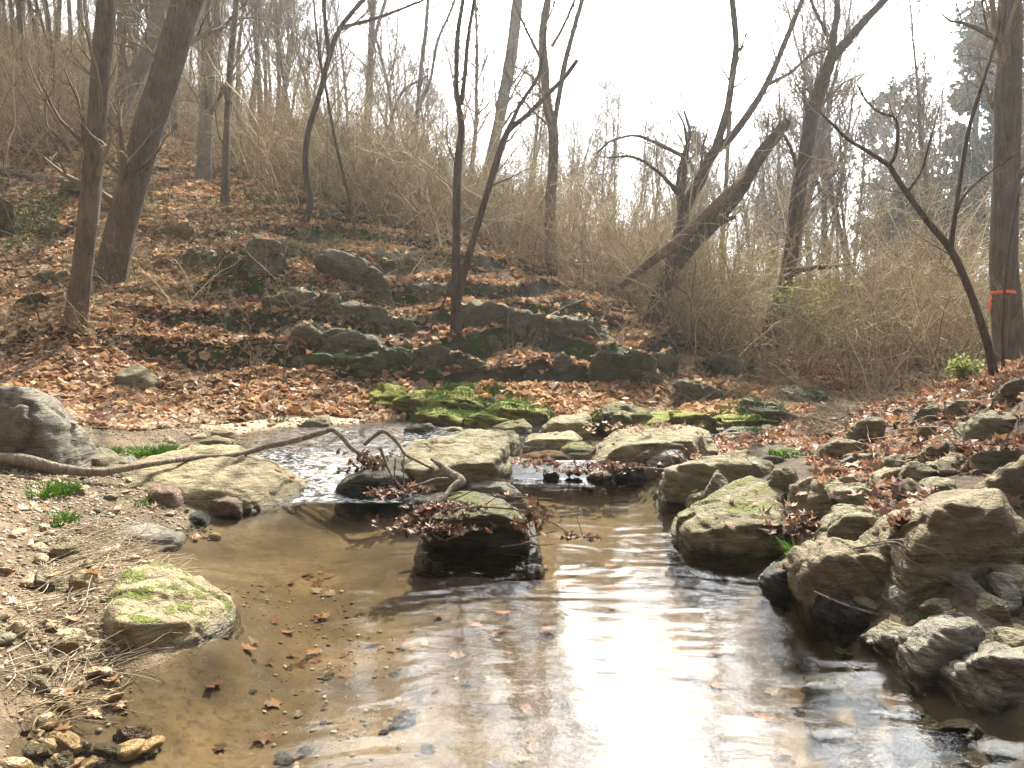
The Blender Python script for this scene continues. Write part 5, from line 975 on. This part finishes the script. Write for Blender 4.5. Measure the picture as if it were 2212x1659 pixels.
def bush(name, label, u, v, D, rad, n, mat):
    b_ = at(u, v, D); z0 = float(terr(b_[0], b_[1])[0]); root = empty(name, (b_[0], b_[1], z0), label, 'bush'); m_ = 26; az = rng.uniform(0, 6.28, m_); H_ = (b_[2] - z0) + rad
    d = unit(np.c_[np.cos(az) * .4, np.sin(az) * .4, np.ones(m_)]); P_ = [np.zeros((m_, 3))]
    for s in range(6): d = unit(d + rng.normal(size=(m_, 3)) * .12); P_.append(P_[-1] + d * H_ / 6 * rng.uniform(.8, 1.2))
    P_ = np.stack(P_, 1); Rr = np.full((m_, 7), .008) * np.linspace(1, .4, 7); a, ra = grow(P_, Rr, 8, rad * .7, .7, .6, 5, .1, .2, .3, .003)
    V_, f_ = joinm([tubes(P_, Rr, 4), tubes(a, ra, 3)]); link('stems', mesh('stems', V_, f_), M['twig'], root)
    ii = rng.integers(0, len(a), n); kk = rng.integers(1, 5, n); c = a[ii, kk] + rng.normal(size=(n, 3)) * .05
    V_, f_ = leafbatch(c, rng.uniform(.03, .06, n), False, .9, .4, 8); link('foliage', mesh('foliage', V_, f_, False), M[mat], root)
bush('shrub', 'yellow green leafy shrub at the foot of the tall forked tree', 1745, 660, 16.6, .75, 1500, 'leaf_yg')
bush('shrub', 'second pale green shrub left of the tall forked tree', 1560, 600, 19, .8, 900, 'leaf_yg')
bush('shrub', 'small green leafy plant on the right bank beside the blue grey boulder', 2085, 812, 9.6, .16, 350, 'leaf_yg')

# ---------------------------------------------------------------- grasses
def blades(c, n, h, spread, lean=.5, wdt=.004, mat='grass', droop=0):
    az = rng.uniform(0, 6.28, n); rr = spread * np.sqrt(rng.random(n)); b_ = c + np.c_[np.cos(az) * rr, np.sin(az) * rr, np.zeros(n)]
    H_ = h * rng.uniform(.5, 1.15, n); d = np.c_[np.cos(az), np.sin(az), np.zeros(n)] * (lean * rng.random((n, 1)) + .05) + rng.normal(size=(n, 3)) * .12; K = 4; tt = np.linspace(0, 1, K)
    P_ = b_[:, None] + d[:, None] * (H_[:, None, None] * tt[None, :, None] ** 1.6); P_[:, :, 2] += H_[:, None] * (tt - .35 * tt ** 2 - droop * tt ** 2)[None]
    return tubes(P_, np.full((n, 1), wdt) * np.array([1, .9, .6, .15])[None], 3)
def tuft(label, crop, x_, y_, z=None, D=None, n=260, h=.12, spread=.14, mat='grass', name='grass_tuft', group='green grass tufts'):
    u, v = cv(crop, (x_, y_)); p = atz(u, v, z) if z is not None else at(u, v, D if D else hit(u, v)); V_, f_ = blades(np.zeros(3), n, h, spread, .6, .0035 + .0004 * p[1]); tag(link(name, mesh(name, V_, f_), M[mat], None, p - np.array([0, 0, .02])), label, 'grass tuft', group)
tuft('brightest green grass tuft left of the riffle, standing on the shore', '4', 620, 385, n=620, h=.15, spread=.26)
tuft('low green grass tuft behind the flat slab and fallen branch', '4', 415, 378, n=320, h=.10, spread=.18)
tuft('thin green grass at the right foot of the tall grey boulder', '4', 300, 365, n=300, h=.09, spread=.22)
tuft('wide low grass patch on the mud below the fallen branch', '4', 160, 530, n=700, h=.09, spread=.26)
tuft('shaded grass patch on the left bank below the wide patch', '4', 170, 650, n=360, h=.06, spread=.22)
tuft('few grass blades in front of the big tan boulder', '4', 555, 570, n=120, h=.06, spread=.15)
tuft('spiky bright grass tuft right of the moss-topped boulder at the water', '6', 700, 800, z=.08, n=170, h=.14, spread=.07)
tuft('dark grass tuft under the largest brown boulder at the lower right', '6', 1280, 1100, z=.06, n=220, h=.14, spread=.08)
tuft('sparse grass on the water side of the rounded brown boulder', '6', 830, 960, z=.04, n=90, h=.08, spread=.06)
tuft('green grass tuft beside the root mat at the head of the right bank', '6', 665, 385, n=260, h=.10, spread=.22)
tuft('small grass tuft near the broad grey wet rock', '6', 1350, 1060, z=.1, n=80, h=.08, spread=.05)
tuft('little grass tuft on the far gravel bar shore', '4', 1140, 245, n=160, h=.07, spread=.12)
q = np.concatenate([region_pts(900, [(900, 905), (1190, 908), (1180, 885), (1050, 870), (900, 880)]), region_pts(350, [(1560, 905), (1680, 915), (1700, 895), (1560, 885)])])
mt_ = np.concatenate([v_[rng.integers(0, len(v_), 60)] for v_, k_, ar in TOPS if k_ == 'mossy']); mt_ = mt_[rng.random(len(mt_)) < np.clip(.5 + 2 * fbm(mt_ * 1.3, 2, 77), 0, 1)]
V_, f_ = joinm([blades(p, 14, .13, .08, .6, .005) for p in q] + [blades(p, 9, .06, .08, .8, .005) for p in mt_]); tag(link('grass', mesh('grass', V_, f_), M['grass']), 'short bright green grass growing on the mossy ledges at the water', 'grass', kind='stuff')
q = np.concatenate([region_pts(700, [(1180, 850), (1650, 880), (1600, 810), (1450, 700), (1300, 720), (1200, 780)]), region_pts(500, [(1500, 860), (1800, 870), (1900, 840), (1700, 790), (1500, 790)]), region_pts(250, [(700, 850), (1150, 860), (1150, 830), (750, 820)]), region_pts(160, [(1850, 905), (2010, 900), (2010, 880), (1880, 885)])])
V_, f_ = joinm([blades(p, 9, .22, .08, 1.3, .0035, droop=.35) for p in q]); tag(link('dry_grass', mesh('dry_grass', V_, f_), M['straw']), 'drooping dry straw grass on the hillside foot and shore', 'grass', kind='stuff')

# ---------------------------------------------------------------- branches, logs and sticks
def stick(name, label, cat, crop, pl, ws, D=None, Ds=None, mat='driftwood', group=None, sides=10, lift=.0, side=0, seed=None):
    seed = seed or nrock[0]; nrock[0] += 1; P_ = []
    for i, q in enumerate(pl):
        u, v = cv(crop, q); d = Ds[i] if Ds else (D or hit(u, v)); p = at(u, v, d); p[2] += lift; P_.append(p)
    P_ = np.array(P_); dm = P_[:, 1].mean(); rad = [wrad(w_ * CROPS[crop][0], dm) for w_ in ws]; base = P_[0].copy()
    V_, f1, f2 = trunkmesh(P_ - base, rad, sides, seed, 0, ridges=1.7, n=max(14, 7 * len(pl)))
    if side:
        a, ra = grow(spline(P_ - base, 10)[None], np.interp(np.linspace(0, 1, 10), np.linspace(0, 1, len(rad)), rad)[None], side, .4, .8, .5, 5, .1, .25, .1, .003)
        v2, f3 = tubes(a, ra, 4); f3 = f3 + len(V_); V_ = np.concatenate([V_, v2]); fs_ = [np.concatenate([f1, f3]), f2]
    else: fs_ = [f1, f2]
    return tag(link(name, mesh(name, V_, fs_), M[mat], None, base), label, cat, group)
stick('fallen_branch', 'long bare grey branch lying from the left edge over the boulders to the riffle', 'branch', '4', [(-30, 398), (100, 405), (250, 440), (400, 455), (500, 440), (650, 415), (800, 395), (960, 385), (1080, 350), (1200, 325), (1340, 285)], [42, 44, 40, 34, 30, 26, 24, 24, 26, 26, 20], Ds=[5.9, 5.95, 6.0, 6.05, 6.15, 6.35, 6.6, 6.75, 6.95, 7.1, 7.1], sides=14)
stick('driftwood_branch', 'crooked branch end hung with wet leaves left of the midstream boulder', 'branch', '5', [(85, 405), (120, 410), (180, 460), (220, 510), (300, 560), (385, 595)], [34, 30, 34, 30, 24, 18], Ds=[7.1, 7.1, 7.05, 7.0, 6.9, 6.8])
stick('driftwood_branch', 'pale bent branch arching down onto the midstream boulder', 'branch', '5', [(300, 490), (345, 450), (400, 415), (450, 440), (500, 490), (540, 550), (610, 590), (690, 630)], [26, 24, 26, 26, 24, 20, 16, 14], Ds=[7.0, 6.9, 6.8, 6.75, 6.7, 6.6, 6.5, 6.4])
stick('driftwood_snag', 'broken grey brown snag standing over the debris rock', 'driftwood', '5', [(745, 870), (760, 820), (800, 760), (862, 705), (800, 660), (740, 610), (688, 575)], [22, 26, 34, 62, 52, 36, 16], Ds=[5.5, 5.5, 5.6, 5.7, 5.75, 5.8, 5.85])
for lab, pl, w_, D_ in [('thin branch dropping from the bent pale branch', [(480, 575), (475, 680), (500, 730), (560, 800)], (9, 9, 12, 16), 6.35), ('dark short branch beside the thin dropping one', [(390, 508), (410, 560), (430, 620), (470, 700)], (22, 20, 16, 12), 6.5),
                        ('straight pale stem standing in front of the midstream boulder', [(530, 556), (527, 650), (532, 742)], (9, 9, 8), 6.4), ('smooth pale stick running from leaves to the snag', [(560, 745), (640, 722), (720, 695), (790, 690)], (14, 15, 16, 12), 6.0),
                        ('long thin branch lying over the debris rock into the pool', [(790, 880), (900, 862), (1040, 860), (1230, 882), (1340, 922), (1420, 960), (1500, 1010), (1585, 1032)], (12, 12, 12, 11, 10, 10, 9, 9), 5.05),
                        ('thin twig reaching right over the water from the dark slab', [(960, 778), (1080, 795), (1200, 800), (1400, 812)], (9, 8, 7, 4), 6.0), ('pale bent twig at the front waterline of the debris rock', [(1100, 1092), (1200, 1080), (1280, 1064), (1335, 1102)], (8, 8, 8, 6), 5.0),
                        ('thin twig sticking up from the pool right of the debris rock', [(1580, 1030), (1565, 980), (1545, 915)], (6, 5, 3), 5.0), ('reddish twig at the foot of the riffle', [(330, 780), (400, 778), (470, 768)], (12, 10, 8), 6.3),
                        ('forked pale twig above the dam', [(2070, 640), (2110, 600), (2040, 500)], (8, 8, 5), 7.2), ('curved pale twig next to the forked one on the dam', [(2190, 610), (2150, 560), (2100, 520)], (9, 8, 6), 7.2), ('horizontal pale twig lying on the dam', [(1900, 625), (1980, 632), (2090, 640)], (10, 10, 8), 7.1),
                        ('thin stick rising from the midstream boulder base', [(1030, 700), (1100, 670), (1160, 655)], (8, 7, 6), 6.9), ('dark twig on the front of the debris rock', [(780, 1050), (840, 1030), (905, 1000)], (12, 12, 8), 4.95), ('second dark twig crossing the front of the debris rock', [(680, 1000), (730, 1040), (790, 1060)], (9, 9, 6), 4.95)]:
    stick('driftwood_twig', lab, 'twig', '5', pl, w_, D=D_, sides=7, side=2 if len(pl) > 4 else 0, group='driftwood twigs caught in midstream')
for i in range(16):
    a0 = rng.uniform(620, 1250); b0 = rng.uniform(830, 1060) if a0 < 950 else rng.uniform(880, 1060); an_ = rng.uniform(-.7, .5); ln_ = rng.uniform(80, 230)
    stick('debris_twig', 'thin dark twig tangled in the flood debris on the pool rock', 'twig', '5', [(a0, b0), (a0 + ln_ * .5 * math.cos(an_), b0 + ln_ * .5 * math.sin(an_) + rng.uniform(-15, 15)), (a0 + ln_ * math.cos(an_), b0 + ln_ * math.sin(an_))], (9, 8, 4), D=4.95 + (1090 - b0) * .0018, sides=5, mat='bark_dark', group='flood debris twigs on the pool rock')
for lab, crop, pl, w_, D_ in [('long dead stick lying at the water under the rounded brown boulder', '6', [(758, 940), (900, 1000), (1050, 1042), (1170, 1075), (1250, 1075)], (8, 11, 12, 13, 15), 3.75),
                              ('bent dead stick leaning from the sloping boulder down to the gap', '6', [(920, 765), (1000, 752), (1092, 742), (1160, 790), (1195, 840), (1222, 892)], (9, 9, 10, 10, 10, 9), 3.75), ('pale straight stick end beside the bent one', '6', [(1000, 742), (1080, 732), (1165, 725)], (10, 9, 8), 3.8),
                              ('long pale curved stick lying over the right bank leaves', 'C', [(1450, 210), (1460, 290), (1500, 380), (1600, 470), (1740, 600)], (12, 13, 12, 11, 9), 5.6), ('crooked root end sticking out of the root mat', 'C', [(600, 330), (680, 312), (722, 280)], (14, 13, 10), 7.6),
                              ('curled root below the crooked root end', 'C', [(640, 338), (700, 372), (705, 410)], (11, 10, 9), 7.6), ('little pale stick on the leaves near the top of the right bank', 'C', [(1790, 160), (1815, 100), (1845, 45)], (10, 10, 7), 6.9), ('thin twig arched at the top of the right bank', 'C', [(1710, 150), (1690, 100), (1730, 75)], (6, 6, 5), 7.2),
                              ('forked twig floating in the lower right pool', '6', [(840, 1225), (900, 1240), (950, 1290), (1000, 1300)], (6, 7, 7, 4), 3.3), ('small leafless stem tangle near the tall narrow rock', 'C', [(350, 800), (330, 840), (260, 890), (245, 905)], (9, 9, 10, 8), 5.6)]:
    stick('dead_stick', lab, 'stick', crop, pl, w_, D=D_, sides=8, mat='driftwood', group='dead sticks on the right bank', side=3 if 'bent' in lab or 'tangle' in lab else 0)
for lab, crop, pl, w_, mt in [('thickest log of the fallen pile on the upper left hillside', 'E', [(-30, 222), (200, 240), (350, 262), (490, 292)], (46, 48, 44, 36), 'bark_grey'), ('mossy log lying on top of the fallen pile', 'E', [(190, 225), (380, 232), (570, 275)], (38, 36, 26), 'bark_brown'),
                              ('thin forked log below the thickest log', 'E', [(-20, 262), (200, 308), (300, 335), (385, 372)], (22, 20, 18, 12), 'bark_grey'), ('steep thin log right of the fallen pile', 'E', [(370, 290), (430, 350), (565, 400)], (20, 18, 16), 'bark_brown'),
                              ('long pale log reaching in from the left edge', 'E', [(-20, 405), (150, 460), (280, 472), (430, 488)], (22, 24, 22, 14), 'bark_grey'), ('short log crossing under the long pale log', 'E', [(-20, 450), (200, 480), (380, 545)], (14, 18, 12), 'bark_brown'),
                              ('log stub between the two left trunks', 'E', [(690, 228), (780, 232), (870, 232)], (16, 16, 16), 'bark_dark'), ('dark log lying right of the thickest trunk', 'E', [(1075, 205), (1160, 190), (1260, 185)], (14, 14, 10), 'bark_dark'),
                              ('thin dark log on the leaf slope right of the thickest trunk', 'E', [(1030, 408), (1130, 425), (1250, 455)], (16, 15, 12), 'bark_dark'), ('pale cut branch at the left edge above the bar', 'E', [(-20, 1655), (60, 1640), (135, 1632)], (20, 22, 14), 'driftwood'),
                              ('curved pale branch in the leaves left of the front trunk', 'E', [(0, 1560), (250, 1580), (380, 1612), (440, 1612)], (9, 11, 12, 10), 'driftwood'), ('thin pale branch curving down behind the bar', 'E', [(20, 1430), (130, 1440), (200, 1490), (250, 1560)], (8, 9, 9, 7), 'driftwood'),
                              ('straight pale stick right of the front trunk foot', 'E', [(620, 1612), (740, 1585), (862, 1550)], (12, 13, 9), 'driftwood'), ('pale stick across the upper left rock wall', 'A', [(150, 450), (340, 385), (505, 318)], (14, 14, 9), 'driftwood'),
                              ('forked pale stick below the black cleft', 'A', [(350, 552), (500, 532), (610, 505)], (13, 13, 8), 'driftwood'), ('long stick below the vivid mossy rock', 'A', [(530, 470), (640, 425), (760, 408)], (12, 12, 8), 'driftwood'),
                              ('dead branch leaning over the cracked rock wall', 'B', [(630, 510), (700, 430), (850, 320), (1000, 255), (1165, 190)], (18, 18, 17, 14, 8), 'bark_grey'), ('dark stick lying level below the cracked rock wall', 'B', [(500, 546), (700, 545), (890, 552)], (8, 9, 6), 'bark_dark'),
                              ('crooked stick on the straw covered knob', 'B', [(990, 560), (1050, 535), (1115, 520)], (9, 9, 6), 'driftwood'), ('dark twig lying over the crest right of the dead branch', 'B', [(1240, 200), (1320, 180), (1430, 172)], (9, 8, 5), 'bark_dark'),
                              ('pale stick below the stump-like rock on the bar', '4', [(800, 185), (900, 210), (1010, 260)], (8, 8, 6), 'driftwood'), ('upright pale stick leaning on the stump-like rock', '4', [(500, 112), (540, 75), (592, 32)], (7, 7, 5), 'driftwood'), ('dark drooping stick left of the foot of the twin stems', 'B', [(0, 760), (30, 640), (70, 520)], (1, 1, 1), 'bark_dark')][:-1]:
    stick('fallen_log' if 'log' in lab else 'dead_stick', lab, 'log' if 'log' in lab else 'stick', crop, pl, w_, mat=mt, sides=12, lift=.12 if 'log' in lab else .05, group='logs and sticks on the hillside', side=3 if 'dead branch' in lab or 'forked' in lab else 0)
stick('dark_pole', 'dark dead stem propped against the foot of the twin stemmed tree', 'stick', 'A', [(1920, 780), (1990, 660), (2040, 540), (2070, 430)], (16, 17, 15, 10), D=14.3, mat='bark_dark')
# small saplings on the hillside
G = 'slim bare saplings on the hillside'
def sapling(label, u, v, H_, D=None, w_=.012, mat='bark_far', lean=(0, 0), group=G, seed=0):
    D = D or hit(u, v); p = at(u, v, D); rg = np.random.default_rng(seed + int(u)); k = 8; q = np.zeros((k, 3)); d = unit(np.array([lean[0], lean[1], 1.]))
    for i in range(1, k): d = unit(d + rg.normal(size=3) * [.1, .1, .02]); q[i] = q[i - 1] + d * H_ / (k - 1)
    q[0, 2] -= .1; rr = np.linspace(w_, w_ * .3, k); a, ra = grow(q[None], rr[None], 9, H_ * .25, .7, .5, 5, .3, .15, .25, .003, rg); b_, rb_ = grow(a, ra, 4, H_ * .1, .7, .6, 4, .2, .2, .2, .002, rg)
    root = empty('sapling', p, label, 'sapling', group); V_, f_ = tubes(q[None], rr[None], 6); link('stem', mesh('stem', V_, f_), M[mat], root); V_, f_ = joinm([tubes(a, ra, 3), tubes(b_, rb_, 3)]); link('twigs', mesh('twigs', V_, f_), M['twig'], root)
LMK = [(165, 700, 'the front left trunk'), (240, 610, 'the thickest leaning trunk'), (440, 395, 'the pale grey trunk'), (485, 440, 'the slender brown trunk'), (650, 490, 'the snaking tree'), (770, 515, 'the curved sapling'), (985, 715, 'the twin stemmed tree'), (1190, 600, 'the upright forked tree'), (1412, 690, 'the broken tree'), (1662, 730, 'the tall forked tree'), (2150, 820, 'the arching sapling'), (2000, 750, 'the thin leaning tree'), (600, 760, 'the largest rock face'), (850, 640, 'the square dark block'), (1200, 680, 'the cracked rock wall'), (480, 560, 'the black cleft'), (540, 830, 'the leaf bar')]; USED = set()
for i, (u, v, H_) in enumerate([(92, 705, 1.9), (560, 480, 2.5), (590, 470, 3.5), (610, 840, .9), (530, 850, .8), (700, 470, 3), (850, 600, 2.2), (900, 560, 2.4), (940, 500, 3), (1100, 730, 1.2), (1150, 620, 2.2), (1260, 640, 2.0), (1345, 700, 1.6), (1410, 650, 2.6),
                             (1500, 700, 2.4), (1590, 720, 1.8), (360, 480, 3.2), (330, 560, 1.8), (530, 420, 4), (620, 600, 1.6), (720, 560, 2), (40, 540, 2.2), (110, 480, 2.6), (1640, 760, 1.6), (1760, 780, 2.2), (1880, 775, 2.0), (1950, 780, 2.6), (2040, 775, 2.4)]):
    lm_ = min(LMK, key=lambda q: abs(q[0] - u) + 1.5 * abs(q[1] - v)); du, dv_ = u - lm_[0], v - lm_[1]
    dr_ = ('far ' if abs(du) > 70 else 'just ') + ('right' if du > 0 else 'left') + ' of' if abs(du) > abs(dv_) else ('uphill behind' if dv_ < 0 else 'downhill in front of')
    lb_ = ('tall' if H_ > 2.5 else 'medium' if H_ > 1.8 else 'short') + ' slim bare sapling ' + dr_ + ' ' + lm_[2]
    if lb_ in USED: lb_ = lb_.replace('slim bare', 'slim second bare')
    USED.add(lb_); sapling(lb_, u, v, H_, seed=i)
stick('bent_stem', 'single pale hooked stem in front of the cracked rock wall', 'stem', 'B', [(485, 620), (482, 500), (484, 380), (500, 315), (535, 288)], (7, 7, 7, 6, 4), D=14.2, mat='driftwood')
# dry stems lying on the left bank
q = region_pts(420, [(20, 1330), (100, 1200), (180, 1130), (320, 1150), (380, 1200), (300, 1300), (240, 1400), (60, 1500), (-20, 1450)]); m_ = len(q); az = rng.normal(.6, .7, m_); d = np.c_[np.cos(az), np.sin(az), rng.uniform(-.05, .35, m_)]; P_ = [q + [0, 0, .015]]
for s in range(5): d = unit(d + rng.normal(size=(m_, 3)) * [.22, .22, .1] - [0, 0, .05]); P_.append(P_[-1] + d * rng.uniform(.03, .07, (m_, 1)))
P_ = np.stack(P_, 1); tz_ = terr(P_[:, :, 0].ravel(), P_[:, :, 1].ravel()).reshape(P_.shape[:2]); P_[:, :, 2] = np.maximum(P_[:, :, 2], tz_ + .006)
V_, f_ = tubes(P_, np.full((m_, 1), .0028) * np.linspace(1, .5, 6)[None], 4); tag(link('dry_stems', mesh('dry_stems', V_, f_), M['twig_pale']), 'tangle of dry stems lying over the muddy left bank', 'dry stems', kind='stuff')
# twig litter on the hillside and right bank
q = np.concatenate([region_pts(900, [(0, 800), (700, 830), (1400, 860), (1700, 850), (1500, 740), (1000, 560), (600, 500), (0, 480)]), region_pts(160, [(1700, 1000), (1800, 900), (2200, 850), (2200, 1080), (1900, 1150)])]); m_ = len(q); az = rng.uniform(0, 6.28, m_); d = np.c_[np.cos(az), np.sin(az), rng.uniform(-.05, .25, m_)]; P_ = [q + [0, 0, .04]]
for s in range(4): d = unit(d + rng.normal(size=(m_, 3)) * .2); P_.append(P_[-1] + d * rng.uniform(.04, .16, (m_, 1)))
P_ = np.stack(P_, 1); V_, f_ = tubes(P_, np.full((m_, 1), .005) * np.linspace(1, .5, 5)[None], 4); tag(link('twig_litter', mesh('twig_litter', V_, f_), M['twig_pale']), 'small twigs strewn over the leaves', 'twig litter', kind='stuff')

# root mat
q = region_pts(260, [(1760, 985), (1740, 945), (1800, 890), (1870, 880), (1830, 940), (1790, 985)]); q[:, 2] += .05; V_, f_ = joinm([blades(p, 8, .22, .05, 1.6, .003, droop=.5) for p in q]); tag(link('root_mat', mesh('root_mat', V_, f_), M['twig_dark']), 'brown tangled root mat at the head of the right bank', 'root mat')
# leaf clumps
def clump(label, crop, x_, y_, D, rad, n, mat='leaf_wet', squash=(1, .7, .6), size=.09, hang=0, group='clumps of wet leaves caught on driftwood and stones'):
    u, v = cv(crop, (x_, y_)); c = at(u, v, D); q = rng.normal(size=(n, 3)) * np.array(squash) * rad * .5; q[:, 2] -= hang * rng.random(n) * rad
    n = int(n * 1.5); q = rng.normal(size=(n, 3)) * np.array(squash) * rad * (.5 if hang else np.array([.75, .7, .18])); q[:, 2] -= hang * rng.random(n) * rad
    V_, f_ = leafbatch(q, rng.uniform(size * .4, size * .75, n), True, .38 if not hang else 1.3, 1.8, 10); parts = [(V_, f_)]
    o = tag(link('leaf_clump', mesh('leaf_clump', V_, f_), M[mat], None, c), label, 'leaf clump', group)
for a in [('ragged clump of wet leaves hanging from the crooked branch end', '5', 300, 570, 6.88, .16, 70, 'leaf_wet', (1.2, .6, .8), .09, .8), ('second hanging clump lower right on the crooked branch', '5', 365, 600, 6.8, .12, 40, 'leaf_wet', (1, .6, 1), .09, .5),
          ('brown leaves heaped at the waterline below the thin dropping branch', '5', 490, 775, 6.3, .16, 40, 'leaf_clumpmix', (1.2, .6, .5), .12), ('small leaf heap beside the smooth pale stick', '5', 610, 745, 6.2, .10, 22, 'leaf_clumpmix', (1, .6, .6), .11),
          ('red brown leaves plastered under the broken snag', '5', 740, 880, 5.12, .14, 46, 'leaf_clumpmix', (.8, .5, .9), .11), ('dark soaked leaf mat on the left front of the debris rock', '5', 680, 980, 4.98, .20, 80, 'leaf_wet', (1.1, .5, .8), .11),
          ('leaf scraps along the long thin branch on the debris rock', '5', 890, 870, 5.08, .12, 26, 'leaf_wet', (1.4, .5, .5), .08), ('grey brown leaf wad on the branch at the right of the debris rock', '5', 1290, 915, 5.02, .13, 40, 'leaf_wet', (1, .6, .8), .09, .3),
          ('dark wad where the long thin branch enters the pool', '5', 1545, 1035, 4.98, .08, 24, 'leaf_wet', (1.2, .6, .5), .07), ('single dark red leaf pair on the dark slab', '5', 1150, 790, 6.0, .06, 6, 'leaf_clumpmix', (1, .5, .5), .10),
          ('red leaf heap in the middle of the dam', '5', 1310, 600, 7.25, .20, 50, 'leaf_clumpmix', (1.4, .6, .4), .13), ('upright curled leaf right of the dam heap', '5', 1385, 600, 7.2, .07, 7, 'leaf_clumpmix', (.8, .4, 1), .16), ('leaf line caught on the right half of the dam', '5', 1780, 620, 7.3, .26, 60, 'leaf_wet', (1.8, .5, .3), .12),
          ('leaf scraps on the far right stones of the dam', '5', 1620, 650, 7.3, .18, 30, 'leaf_wet', (1.6, .5, .3), .11), ('big curled leaves between the largest brown and the sloping boulder', '6', 1150, 660, 4.0, .14, 22, 'leaf_clumpmix', (.7, .5, 1.2), .17), ('leaves fallen in the gap right of the moss-topped boulder', '6', 690, 660, 4.9, .22, 30, 'leaf_clumpmix', (.6, .8, 1.2), .15),
          ('pile of curled leaves on the top right of the bank', 'C', 1880, 520, 5.2, .2, 26, 'leaf_clumpmix', (1.3, .7, .4), .18), ('leaf drift against the largest brown boulder', 'C', 1420, 920, 4.6, .3, 60, 'leaf_clumpmix', (1.4, .8, .4), .17), ('dry leaf raft on the pale flat rocks of the upper stream', '5', 2000, 400, 8.7, .35, 80, 'leaf_pale', (1.3, .8, .25), .12),
          ('few brown leaves caught high on the twin stemmed tree', '2', 650, 500, 14.3, .09, 8, 'leaf_red', (.7, .7, 1.2), .12)]:
    clump(*a)

# orange marker by the right trunk
root = empty('orange_tape', at(2140, 672, 11.0), 'bright orange tape strung across the big right trunk and hanging down', 'marker tape')
m, t, b = newmat('orange_tape', .6); n_ = noise(t, geo(t).outputs['Position'], 30, 3); L(t, ramp(t, n_.outputs[0], [(.3, (.75, .13, .05)), (.7, (.95, .22, .10))]).outputs[0], b.inputs['Base Color']); M['orange'] = m
def ribbon(name, pl, w_, vert):
    P_ = spline(np.array([at(u, v, D) for u, v, D in pl]), 16) - np.array(root.location[:]); hw = w_ / 2; off = np.array([hw, 0, 0]) if vert else np.array([0, 0, hw]); wob = np.c_[np.zeros(16), .012 * np.sin(np.arange(16) * 1.3), np.zeros(16)]
    top = P_ + off + wob; bot = P_ - off; bk = np.array([0, .004, 0]); V_ = np.concatenate([top, bot, top + bk, bot + bk]); i = np.arange(15)
    f = np.concatenate([np.c_[i, i + 1, i + 17, i + 16], np.c_[i + 32, i + 48, i + 49, i + 33], np.c_[i, i + 32, i + 33, i + 1], np.c_[i + 16, i + 17, i + 49, i + 48]]); link(name, mesh(name, V_, f), M['orange'], root)
ribbon('strap', [(2140, 633, 11.05), (2155, 631, 11.0), (2172, 629, 11.0), (2195, 631, 11.1)], .045, False); ribbon('tail', [(2141, 636, 11.04), (2139, 655, 11.0), (2137, 672, 11.0)], .038, True)

# ---------------------------------------------------------------- haze
hb_ = bmesh.new(); bmesh.ops.create_cube(hb_, size=1); hme = bpy.data.meshes.new('haze'); hb_.to_mesh(hme); hb_.free()
ho = link('haze', hme, None); zmax_ = 48.0; ho.scale = (420, 420, zmax_ + 6); ho.location = (0, 60, (zmax_ - 6) / 2)
m = bpy.data.materials.new('haze'); m.use_nodes = True; t = m.node_tree; t.nodes.clear(); o_ = N(t, 'ShaderNodeOutputMaterial'); pv = N(t, 'ShaderNodeVolumePrincipled', Density=.0009, Anisotropy=.6); pv.inputs['Color'].default_value = (.88, .94, 1, 1); L(t, pv.outputs[0], o_.inputs['Volume']); hme.materials.append(m); tag(ho, kind='stuff'); ho['label'] = 'thin bright winter haze'
HAZE = True
if not HAZE: bpy.data.objects.remove(ho)
